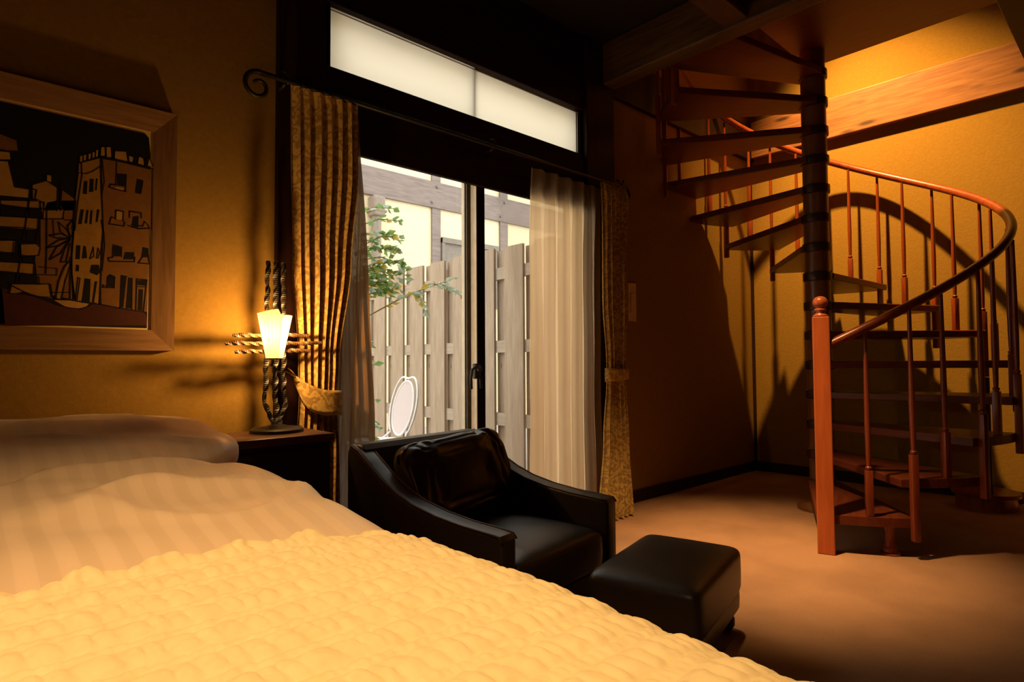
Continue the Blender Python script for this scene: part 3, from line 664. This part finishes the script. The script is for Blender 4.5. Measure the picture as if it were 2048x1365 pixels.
def lerp_tab(tab, z):
    tab = sorted(tab)
    if z <= tab[0][0]: return tab[0][1:]
    for a, b_ in zip(tab, tab[1:]):
        if z <= b_[0]:
            t = (z-a[0])/(b_[0]-a[0]); t = t*t*(3-2*t)
            return tuple(p+(q-p)*t for p, q in zip(a[1:], b_[1:]))
    return tab[-1][1:]
def drape(tab, ztop, zbot, npl, seed, nu=140, nv=70, hard=.0):
    """tab rows: z, x left, x right, y centre, pleat depth"""
    def g(u, v):
        z = ztop+(zbot-ztop)*v
        xl, xr, yc, am = lerp_tab(tab, z)
        ph = 2*PI*npl*u+.5*fn(u*5, z*.8, seed)+1.1*fn(u*2.2, seed)
        s = math.sin(ph); s = math.copysign(abs(s)**.75, s)
        uu_ = u+.012*math.sin(ph*2)
        x = xl+(xr-xl)*uu_+.006*fn(u*7, z*2.1, seed+3)
        y = yc+am*s*(.75+.35*fn(u*4, seed, z*.5))+.008*fn(u*3, z*2, seed+9)
        return (x, y, z)
    return MB().grid(g, nu, nv)
# left drape, gathered by a tieback
ld = thing('gold_drape', (1.15, 2.50, 0), 'gold leaf patterned drape tied back beside the bedside lamp', 'curtain', 'patterned drapes')
drape([(0.02, 1.00, 1.27, 2.515, .026), (.55, 1.055, 1.26, 2.515, .024), (.86, 1.075, 1.245, 2.512, .020), (1.0, 1.07, 1.255, 2.512, .020), (1.45, 1.04, 1.31, 2.515, .027), (1.9, 1.03, 1.34, 2.513, .028), (2.14, 1.025, 1.34, 2.508, .020), (2.20, 1.02, 1.335, 2.50, .012)], 2.20, .02, 6.5, 1.0).build('cloth', 'damask', ld, smooth=True)
def band(u, v):
    a = PI*1.02*u
    x = 1.158-.106*math.cos(a); y = 2.512-.042*math.sin(a)
    zt = .955-.055*sstep(0, .55, u)-.02*u; zb = zt-(.03+.075*sstep(0, .35, u))
    return (x, y-.004, zt+(zb-zt)*v)
MB().grid(band, 30, 8).build('tieback', 'damask', ld, smooth=True, solid=.008)
MB().tube([band(i/20, 1.0) for i in range(21)], .004, 6).build('tieback_piping', 'damask', ld, smooth=True)
MB().tube([(1.042, 2.475, .945), (1.012, 2.466, .965), (.992, 2.466, .975), (.984, 2.47, .965)], .003, 6).tube([(1.042, 2.47, .952), (1.02, 2.462, .972), (1.005, 2.462, .985)], .003, 6).build('tieback_cord', 'damask', ld, smooth=True)
MB().tube([(1.0, 2.569, .955), (.985, 2.545, .955), (.975, 2.50, .945), (.968, 2.47, .955), (.968, 2.465, .975)], .010, 8).build('hook', 'iron', ld, smooth=True)
# right drape
rd = thing('gold_drape', (3.17, 2.47, 0), 'gold leaf patterned drape hanging against the dark post under the loft', 'curtain', 'patterned drapes')
drape([(0.012, 2.93, 3.265, 2.395, .030), (.5, 3.03, 3.27, 2.43, .028), (.90, 3.10, 3.29, 2.46, .022), (1.0, 3.10, 3.29, 2.46, .022), (1.4, 3.085, 3.32, 2.47, .028), (2.14, 3.10, 3.37, 2.485, .022), (2.20, 3.10, 3.37, 2.495, .010)], 2.20, .012, 6.0, 4.0).build('cloth', 'damask', rd, smooth=True)
def band2(u, v):
    a = PI*u; x = 3.195-.115*math.cos(a); y = 2.46-.05*math.sin(a); zt = .965-.01*u; return (x, y, zt-.06*v-.03*v*(1-u))
MB().grid(band2, 24, 6).build('tieback', 'damask', rd, smooth=True, solid=.008)
# voiles
ls = thing('voile_curtain', (1.36, 2.56, 0), 'cream voile curtain bunched behind the left gold drape', 'curtain', 'voile curtains')
drape([(.015, 1.225, 1.475, 2.557, .010), (.7, 1.235, 1.465, 2.557, .011), (1.4, 1.245, 1.425, 2.557, .010), (2.18, 1.25, 1.375, 2.557, .008)], 2.16, .015, 4.5, 8.0).build('cloth', 'sheer_d', ls, smooth=True)
rs = thing('voile_curtain', (2.8, 2.53, 0), 'cream pinch pleated voile curtain filling the right half of the glass door', 'curtain', 'voile curtains')
drape([(.015, 2.46, 3.12, 2.525, .034), (.8, 2.47, 3.12, 2.53, .034), (1.7, 2.475, 3.12, 2.53, .030), (2.02, 2.48, 3.13, 2.53, .018), (2.10, 2.485, 3.14, 2.53, .014), (2.17, 2.49, 3.15, 2.53, .020)], 2.17, .015, 5.5, 12.0, 200, 70).build('cloth', 'sheer', rs, smooth=True)

# ---------------------------------------------------------------- nightstand and lamp
NX0, NX1, NY0, NZ = .615, 1.078, 2.19, .735
NY1 = 2.485
ns = thing('nightstand', (.85, 2.33, 0), 'dark wooden nightstand between the bed and the armchair', 'nightstand')
MB().cbox(NX0, NY0, NZ-.03, NX1, NY1, NZ, .004).build('top', 'joist', ns)
MB().box(NX0+.012, NY0+.015, .06, NX1-.012, NY1-.005, NZ-.03).build('body', 'dark', ns)
for z0, z1 in ((.09, .38), (.40, .685)):
    dr = MB().cbox(NX0+.025, NY0, z0, NX1-.025, NY0+.016, z1, .004).build('drawer', 'dark', ns)
    MB().lathe([(.004, 0), (.012, .006), (.012, .014), (.004, .018)], ((NX0+NX1)/2, NY0-.018, (z0+z1)/2), 12).build('knob', 'iron', dr)
MB().box(NX0+.03, NY0+.03, 0, NX1-.03, NY1-.01, .06).build('plinth', 'dark', ns)
lp = thing('table_lamp', (.93, 2.40, NZ), 'lit table lamp of twisted iron bars with a pleated fan shade', 'lamp')
LX, LY = .901, 2.345      # shade
FX, FY = .943, 2.440      # bars behind the shade
MB().lathe([(.100, NZ), (.100, NZ+.012), (.093, NZ+.017), (.05, NZ+.022), (.02, NZ+.03), (.001, NZ+.03)], (FX-.013, FY-.055, 0), 32).build('base', 'iron', lp, smooth='auto')
def twisted(pts, r, mat, tw=.5):
    fine = []
    for a, b_ in zip(pts, pts[1:]):
        n = max(2, int((Vector(b_)-Vector(a)).length/.008))
        fine += [tuple(Vector(a).lerp(Vector(b_), i/n)) for i in range(n)]
    fine.append(pts[-1])
    wob = [Vector(p)+Vector((.0022*math.sin(i*.55), .0022*math.cos(i*.55), .0015*math.sin(i*.3))) for i, p in enumerate(fine)]
    return MB().tube(wob, [r*(.85+.3*abs(math.sin(i*.28))) for i in range(len(wob))], 4, twist=tw)
yv = FY
for dx, ztop in ((-.036, 1.420), (0, 1.423), (.033, 1.420)):
    p = [(FX+dx*.9, yv, ztop), (FX+dx, yv, 1.2), (FX+dx*1.05, yv, .90), (FX+dx*1.25, yv-.005, .845), (FX+dx*.55-.005, yv-.03, .79), (FX+dx*.25-.013, FY-.055, NZ+.025)]
    twisted(p, .0095 if dx else .011, 'iron', .35).build('upright_bar', 'iron', lp)
for x0, x1, z, dy in ((.783, 1.086, 1.119, .0), (.752, 1.138, 1.087, -.012), (.792, 1.094, 1.055, .0)):
    twisted([(x0, yv+.014+dy, z-.004), (FX, yv+.014+dy, z), (x1, yv+.014+dy, z+.004)], .0085, 'rust', .42).build('cross_bar', 'rust', lp)
# fan shade: front half of a tapering cone, pleated on the left, plain on the right
def shade_pt(u, v, pleat):
    a = PI+PI*u                           # from left round the front to the right
    rx = .066-.034*v; ry = .060-.028*v
    k = 1+pleat*.05*(1 if int(u*26) % 2 else -1)
    zt = 1.196+(.016*sstep(0, .5, u) if u < .5 else -.004)
    z = zt+(1.024-zt)*v
    return (LX-.004+rx*k*math.cos(a), LY-.012+ry*k*math.sin(a), z)
MB().grid(lambda u, v: shade_pt(u*.54, v, 1), 14, 10).build('pleated_shade', 'shade', lp)
MB().grid(lambda u, v: shade_pt(.54+u*.46, v, 0), 14, 10).build('plain_shade', 'shade2', lp, smooth=True)
MB().tube([shade_pt(i/40, 1, 0) for i in range(41)], .0018, 6).tube([shade_pt(.54+.46*i/20, 0, 0) for i in range(21)], .0014, 6).tube([shade_pt(1, i/10, 0) for i in range(11)], .0014, 6).tube([shade_pt(0, i/10, 0) for i in range(11)], .0014, 6).build('shade_rim', 'iron', lp)
MB().lathe([(.014, 1.02), (.014, 1.06), (.010, 1.065)], (LX, LY+.012, 0), 16).build('socket', 'iron', lp, smooth='auto')
MB().tube([(FX, yv, .99), (LX+.01, LY+.05, 1.0), (LX, LY+.012, 1.01), (LX, LY+.012, 1.03)], .006, 8).build('arm', 'iron', lp, smooth=True)

# ---------------------------------------------------------------- bed
BX0, BY0, BY1 = -1.30, .08, 2.50
bed = thing('bed', (-.36, 1.3, 0), 'wide bed on a dark base with its head against the picture wall', 'bed')
MB().cbox(BX0+.06, BY0+.06, .06, .53, BY1, .36, .01).build('base', 'dark', bed)
for x, y in ((BX0+.15, .2), (.43, .2), (BX0+.15, 2.4), (.43, 2.4)):
    MB().box(x-.04, y-.04, 0, x+.04, y+.04, .06).build('leg', 'dark', bed)
MB().sq(((BX0+.555)/2, (BY0+.02+BY1)/2, .52), ((.555-BX0)/2, (BY1-BY0-.02)/2, .165), .18, .12, 64, 16).build('mattress', 'mattress', bed, smooth=True)
def bed_z(x, y):   # swell of the covers before the edge rounding
    z = .722+.026*sstep(.80, 1.05, y)+.012*sstep(1.1, 1.5, y)
    z += .008*fn(x*2.3, y*2.1, 3.1)
    return z
def over_edge(s, y, rad, xc, top, zlow):
    """arc length s across the bed -> point; flat, then round the right edge and down"""
    if s <= xc: return s, top
    q = (s-xc)/rad
    if q < PI/2: return xc+rad*math.sin(q), top-rad*(1-math.cos(q))
    return xc+rad, max(zlow, top-rad-(s-xc-rad*PI/2))
def duvet(u, v):
    s = BX0+.02+(2.42)*u; y = .74+.81*v
    top = bed_z(s, y)
    x, z = over_edge(s, y, .12, .475, top, .22)
    side = sstep(.475, .60, s)
    wr = .014*fn(s*3.5+y*2.2, y*3.0-s*1.5, 1.7)+.010*fn(s*6-y*3, y*7, 5.5)
    rg = .058*max(0, .6-abs(fn(s*2.3+1.3, y*2.6+s*.9, 8.8))*2.8)*sstep(1.0, 1.3, y)+.022*max(0, .5-abs(fn(s*4.1-y*3, y*2.2+s*2.9, 3.8))*2.6)*sstep(.95, 1.1, y)
    z += (wr*sstep(.95, 1.2, y)+rg)*(1-side*.6)
    x += side*(.016*fn(y*7, z*3, 2.2)-.010)
    if v > .96: z -= (v-.96)*.5
    return (x, y, z)
dv = MB().grid(duvet, 190, 110).build('duvet', 'sateen', smooth=True, solid=.012)
tag(dv, 'cream striped sateen duvet between the pillows and the yellow bedspread', 'duvet')
def cell(t, soft):   # rounded puff across one seam spacing
    return max(0, 1-abs(2*t-1)**soft)
def spread(u, v):
    s = BX0-.02+(1.06*u/.12 if u < .12 else 1.06+1.45*(u-.12)/.88)
    y = BY0-.03+.80*v
    yy = y+.030*math.sin(s*2.3+.6)*v-.09*sstep(.30, .62, s)*v
    top = bed_z(s, yy)+.018
    x, z = over_edge(s, yy, .13, .478, top, .12)
    P = .060; q = (yy+.006*fn(s*5, yy*2, 1))/P; row = math.floor(q); r = q-row
    if r < .72: rowh = cell(r/.72, 2.6); cl, am, rid = .021, .0085, row*2
    else: rowh = cell((r-.72)/.28, 2.2); cl, am, rid = .012, .0042, row*2+1
    c = s/cl+7.3*rid*.37+.7*fn(s*22, rid*3.1, 2.2)+.35*(r-.4); ci = math.floor(c); ch_ = cell(c-ci, 2.4)
    puff = am*(rowh**.8)*(.45+.55*ch_)*(.75+.5*abs(fn(ci*1.37, rid*2.1, 5)))
    puff += .0022*fn(s*60, yy*90, 6.0)
    nx = sstep(.478, .478+.13*PI/2, s)
    x += puff*nx; z += puff*(1-nx)+.010*fn(s*3, yy*3, 4.4)*(1-nx)
    if v > .985: z += .005*math.sin(s*70)+.005*fn(s*30, 0, 0)
    x += nx*.012*fn(yy*6, z*4, 7.7)
    return (x, yy, z)
sp = MB().grid(spread, 540, 230).build('bedspread', 'seersucker', smooth=True)
tag(sp, 'yellow puckered seersucker bedspread over the foot of the bed', 'bedspread')
def pillow_obj(name, c, a, rot, label, seed, e=(.62, .30)):
    def warp(p):
        f = 1-.18*max(0, (abs(p.x)/a[0])**3*(abs(p.y)/a[1])**2)
        return Vector((p.x, p.y, p.z*f+.012*fn(p.x*3.3, p.y*4, seed)+.006*fn(p.x*9, p.y*8, seed+2)+(.016*max(0, .5-3*abs(fn(p.x*4+p.y*2, p.y*5-p.x, seed+5))) if p.z > 0 else 0)))
    o = MB().sq(c, a, e[0], e[1], 72, 40, rot, warp).build(name, 'sateen', smooth=True, weld=True)
    return tag(o, label, 'pillow')
pillow_obj('pillow', (-.09, 1.935, .766), (.69, .375, .077), Matrix.Rotation(R(4), 3, 'X'), 'wide cream striped pillow lying at the head of the bed', 2.0, (.62, .62))
pillow_obj('pillow', (-.07, 2.455, .757), (.610, .125, .05), Matrix.Rotation(R(14), 3, 'X') @ Matrix.Rotation(R(2), 3, 'Y'), 'cream pillow propped against the wall behind the wide pillow', 5.0)

# ---------------------------------------------------------------- armchair, cushion, ottoman
ch = thing('armchair', (1.525, 1.815, 0), 'low black leather armchair with sweeping arms in front of the glass door', 'armchair', rz=R(8.5))
AW, AT = .355, .075
def arm_profile():
    top = [(.385, .690), (.335, .672), (.27, .628), (.20, .582), (.12, .543), (.03, .512), (-.08, .490), (-.20, .477), (-.32, .471), (-.365, .467), (-.378, .452)]
    return [(.40, .10)]+[(.405, .66)]+top+[(-.378, .10)]
def rounded_prism_x(pts, x0, x1, off=.014):
    bm = bmesh.new(); n = len(pts)
    a = [bm.verts.new((x0, y, z)) for y, z in pts]; b_ = [bm.verts.new((x1, y, z)) for y, z in pts]
    bm.faces.new(a); bm.faces.new(list(reversed(b_)))
    for i in range(n): bm.faces.new((a[i], b_[i], b_[(i+1) % n], a[(i+1) % n]))
    bmesh.ops.recalc_face_normals(bm, faces=bm.faces[:])
    eds = [e for e in bm.edges if abs(e.verts[0].co.x-e.verts[1].co.x) < 1e-6]
    bmesh.ops.bevel(bm, geom=eds, offset=off, segments=4, profile=.5, affect='EDGES')
    bm.verts.index_update(); mb = MB().add([v.co for v in bm.verts], [[v.index for v in f.verts] for f in bm.faces]); bm.free(); return mb
for sx in (-1, 1):
    x0, x1 = (-AW, -AW+AT) if sx < 0 else (AW-AT, AW)
    ar = rounded_prism_x(arm_profile(), x0, x1).build('arm', 'leather', ch, smooth='auto', local=True)
    pr = arm_profile()[2:-1]
    for xx in (x0+.002, x1-.002):
        MB().tube([(xx, y, z-.002) for y, z in pr], .0035, 6).build('piping', 'piping', ar, smooth=True, local=True)
rounded_prism_x([(.405, .10), (.415, .67), (.395, .692), (.345, .690), (.325, .672), (.24, .20), (.24, .10)], -AW+.02, AW-.02, .012).build('backrest', 'leather', ch, smooth='auto', local=True)
MB().cbox(-AW+AT, -.365, .10, AW-AT, .26, .22, .012).build('seat_base', 'leather', ch, local=True)
sc_ = MB().sq((0, -.075, .285), (AW-AT+.002, .305, .085), .32, .16, 64, 20, None, lambda p: Vector((p.x, p.y, p.z+(.012*fn(p.x*5, p.y*4, 3)+.006*fn(p.x*14, p.y*5, 9)+.018*(1-(p.x/.28)**2)*(1-(p.y/.31)**2) if p.z > 0 else 0)))).build('seat_cushion', 'leather', ch, smooth=True, local=True, weld=True)
for x in (-.30, .30):
    for y in (-.33, .35):
        MB().tube([(x, y, .10), (x, y, 0)], [.024, .017], 10).build('leg', 'dark', ch, local=True)
def cush_warp(p):
    t = 1-.30*max(0, (abs(p.x)/.25)**4*(abs(p.z)/.15)**2)
    cr = .022*fn(p.x*8, p.z*8, 1.1)+.030*max(0, .5-3*abs(fn(p.x*6+p.z*6, p.z*7-p.x*4, 4.2)))+.020*max(0, .5-3*abs(fn(p.x*11-p.z*8, p.z*9+p.x*5, 7.7)))+.004*fn(p.x*22+p.z*9, p.z*16, 6)
    return Vector((p.x*(1+.02*fn(p.z*9, 1, 2)), p.y*t+(cr if p.y < 0 else 0), p.z+.012*fn(p.x*6, 2, 2)-.02*(abs(p.x)/.25)**2*(1 if p.z < 0 else -.6)))
cu = MB().sq((0, 0, 0), (.282, .066, .160), .42, .30, 110, 60, None, cush_warp).build('cushion', 'leather_c', smooth=True, weld=True)
cu.matrix_world = Matrix.Translation((1.525, 1.815, 0)) @ Matrix.Rotation(R(8.5), 4, 'Z') @ Matrix.Translation((.005, .158, .548)) @ Matrix.Rotation(R(-17), 4, 'X') @ Matrix.Rotation(R(-3), 4, 'Y')
tag(cu, 'crumpled black leather cushion leaning in the armchair', 'cushion')
ot = thing('ottoman', (1.865, 1.215, 0), 'black leather ottoman standing on the carpet in front of the armchair', 'ottoman', rz=R(14))
OA, OB = .288, .190
MB().sq((0, 0, .225), (OA, OB, .088), .28, .16, 72, 24, None, lambda p: Vector((p.x, p.y, p.z+(.012*(1-(p.x/OA)**2)*(1-(p.y/OB)**2) if p.z > 0 else 0)))).build('cushion_top', 'leather', ot, smooth=True, local=True, weld=True)
MB().sq((0, 0, .125), (OA-.006, OB-.006, .045), .25, .14, 64, 12).build('base_band', 'leather', ot, smooth=True, local=True, weld=True)
for x in (-.23, .23):
    for y in (-.13, .13):
        MB().lathe([(.001, .004), (.022, .008), (.036, .03), (.036, .055), (.022, .080), (.016, .095)], (x, y, -.004), 18).build('bun_foot', 'dark', ot, smooth=True, local=True)

# ---------------------------------------------------------------- the yard outside the glass door
tag(MB().box(-3, 2.75, -.12, 14, 14, -.02).build('garden_ground', 'ground'), 'grey gravel yard outside the glass door', 'ground', kind='structure')
fe = thing('wooden_fence', (3.34, 4.7, -.02), 'weathered board fence with alternating boards running away from the door', 'fence')
fb = bb = None
for k in range(-5, 9):
    if fb is None:
        fb = MB().box(3.300, 4.5126, .02, 3.322, 4.732, 1.962).build('board', 'fence', fe); fb.location = (0, .352*k, 0)
        bb = MB().box(3.362, 4.650, .02, 3.384, 4.892, 1.955).build('back_board', 'fence', fe); bb.location = (0, .352*k, 0)
    else:
        dz = .012*fn(k*1.7, 3.3)
        dup(fb, fe, (0, .352*k, dz)); dup(bb, fe, (0, .352*k, -dz))
for z0, z1 in ((.485, .588), (1.09, 1.19), (1.703, 1.80)):
    MB().box(3.322, 2.77, z0, 3.362, 7.6, z1).build('rail', 'fencerail', fe)
for y in (2.80, 4.62, 6.4):
    MB().box(3.384, y, -.02, 3.46, y+.076, 1.9).build('post', 'fence', fe)

nb = thing('neighbour_house', (6, 8.6, -.02), 'cream rendered half timbered house wall behind the fence', 'building')
NY = 8.2; s_ = NY/7.5
def nz(z): return 1+(z-1)*s_
MB().box(-1, NY, -.02, 14, NY+.3, 5.6).build('wall', 'nbwall', nb)
bd = MB().cbox(-1, NY-.05, nz(3.37), 14, NY, nz(3.775), .008).build('timber_band', 'nbbeam', nb)
for x0, x1 in ((5.242*s_, 5.40*s_), (6.62*s_, 6.79*s_), (3.3*s_, 3.46*s_), (8.4*s_, 8.56*s_)):
    MB().box(x0, NY-.035, -.02, x1, NY, nz(3.37)).build('timber_post', 'nbbeam', nb)
    MB().box(x0, NY-.035, nz(3.775), x1, NY, 5.6).build('timber_post', 'nbbeam', nb)
    bt = MB().tube([((x0+x1)/2, NY-.05, nz(3.70)), ((x0+x1)/2, NY-.085, nz(3.70))], .022, 10).build('bolt', 'nbwin', bd)
    MB().tube([((x0+x1)/2-.1, NY-.05, nz(3.45)), ((x0+x1)/2-.1, NY-.085, nz(3.45))], .022, 10).build('bolt', 'nbwin', bd)
wn = MB().box(5.415*s_, NY-.06, nz(1.9), 5.47*s_, NY, nz(2.93)).box(6.5*s_, NY-.06, nz(1.9), 6.56*s_, NY, nz(2.93)).box(5.415*s_, NY-.07, nz(2.86), 6.56*s_, NY, nz(2.94)).build('window_frame', 'nbwin', nb)
MB().box(5.47*s_, NY-.03, nz(1.9), 6.5*s_, NY-.01, nz(2.86)).build('shutter', 'nbwin', wn)
dp = MB().tube([(4.26*s_, NY-.09, 0), (4.26*s_, NY-.09, nz(3.14))], .075, 14).build('downpipe', 'pipe', nb, smooth='auto')
MB().cbox(4.165*s_, NY-.20, nz(3.06), 4.355*s_, NY-.005, nz(3.345), .03).build('hopper', 'pipe', dp)
MB().box(4.15*s_, NY-.205, nz(3.12), 4.37*s_, NY-.002, nz(3.15)).build('strap', 'nbwin', dp)

# garden chair
gc = thing('garden_chair', (2.30, 3.92, -.02), 'white metal garden chair with an oval mesh back outside the door', 'chair')
MB().lathe([(.20, .425), (.205, .435), (.20, .445), (.001, .446)], (2.25, 3.92, 0), 28).build('seat', 'white', gc, smooth='auto')
hx, hy = Vector((-.05, -.995, 0)), Vector((.20, -.02, .98))
cb = Vector((2.475, 3.90, .70))
def oval(a, b_, n=40, c=cb, sk=.0): return [c+hx*(a*math.cos(2*PI*i/n)+sk*math.sin(2*PI*i/n))+hy*(b_*math.sin(2*PI*i/n)) for i in range(n)]
ins = oval(.145, .205, c=cb-hy*.03)
MB().tube(ins, .008, 8, closed=True).build('back_ring', 'white', gc, smooth=True)
mm = MB(); mm.add([cb-hy*.03]+ins, [(0, i+1, (i+1) % 40+1) for i in range(40)]); mm.build('back_mesh', 'mesh', gc, solid=.003)
outer = [cb+hx*(.19*math.cos(a))+hy*(.26*math.sin(a)-.02) for a in [R(-50+280*i/40) for i in range(41)]]
outer = [p+hy*(-.045*math.exp(-((i-20)/3.2)**2)) for i, p in enumerate(outer)]
MB().tube([Vector((2.40, 3.77, .44))]+outer+[Vector((2.40, 4.07, .44))], .008, 8).build('back_frame', 'white', gc, smooth=True)
for sx, sy in ((-1, -1), (-1, 1), (1, -1), (1, 1)):
    MB().tube([(2.25+.13*sx, 3.92+.13*sy, .43), (2.25+.20*sx, 3.92+.19*sy, -.02)], .010, 8).build('leg', 'white', gc, smooth=True)

# shrub with drooping compound leaves
sh = thing('leafy_shrub', (1.95, 3.75, -.02), 'slender shrub with small green and pale leaves outside the left curtain', 'shrub')
stems = MB(); lv = {'leaf': MB(), 'leaf_pale': MB(), 'leaf_y': MB()}
M['leaf_y'] = sheer_mat('yellowing_leaf', (.62, .50, .10), (.60, .46, .08), 0, .6)
def leaf(c, d_, L, key):
    d_ = d_.normalized(); a = Vector((random.uniform(-1, 1), random.uniform(-1, 1), random.uniform(-.3, 1)))
    sd = d_.cross(a).normalized()*L*.26; up = d_.cross(sd).normalized()*L*.06
    lv[key].add([c, c+d_*L*.45+sd+up, c+d_*L, c+d_*L*.45-sd+up, c+d_*L*.5-up], [(0, 4, 1), (1, 4, 2), (0, 3, 4), (4, 3, 2)])
def spray(p0, p1, n, L, keys):
    p0, p1 = Vector(p0), Vector(p1); mid = (p0+p1)/2+Vector((0, 0, .03))
    stems.tube([p0, mid, p1], [.005, .004, .002], 5)
    for i in range(n):
        t = .25+.75*i/(n-1); q = p0.lerp(p1, t)+Vector((0, 0, .03*math.sin(PI*t)))
        for sgn in (-1, 1):
            side = (p1-p0).cross(Vector((0, 0, 1))).normalized()*sgn
            leaf(q+Vector((0, 0, random.uniform(-.006, .006))), side*random.uniform(.6, 1)+(p1-p0).normalized()*.6+Vector((0, 0, random.uniform(-.7, .25))), L*random.uniform(.9, 1.5), random.choice(keys))
for (x, y, top) in ((1.93, 3.72, 1.95), (2.0, 3.82, 1.85), (1.90, 3.85, 1.6)):
    stems.tube([(x, y, -.02), (x+.02, y-.02, top*.5), (x+.05, y-.04, top)], [.011, .009, .004], 6)
G, Pp, Yy = 'leaf', 'leaf_pale', 'leaf_y'
spray((2.0, 3.70, 1.28), (2.70, 3.66, 1.60), 15, .055, [Pp, Pp, G, Pp, Yy])
spray((2.38, 3.67, 1.48), (2.42, 3.60, 1.36), 6, .055, [Pp, Yy, Pp])
spray((2.30, 3.67, 1.46), (2.34, 3.72, 1.66), 6, .05, [Pp, G])
spray((2.50, 3.66, 1.55), (2.72, 3.60, 1.48), 8, .05, [Pp, G, Pp])
for i in range(26):
    z = random.uniform(1.40, 2.02); a = random.uniform(-.8, .9)
    p = Vector((1.96+random.uniform(0, .06), 3.74, z))
    spray(p, p+Vector((.24*math.cos(a), .16*math.sin(a)-.06, random.uniform(-.06, .10))), 6, .055, [G, G, Pp, Yy, G])
for i in range(7):
    z = random.uniform(.35, 1.2); p = Vector((1.95, 3.76, z))
    spray(p, p+Vector((random.uniform(.1, .22), random.uniform(-.12, .08), random.uniform(-.06, .06))), 5, .05, [Pp, G])
stems.build('stems', 'stem', sh, smooth=True)
for k, nm in (('leaf', 'green_leaves'), ('leaf_pale', 'pale_leaves'), ('leaf_y', 'yellow_leaves')):
    o = lv[k].build(nm, k, sh); o['kind'] = 'stuff'
sh.location = (1.82, 3.50, -.02)   # clear of the garden chair
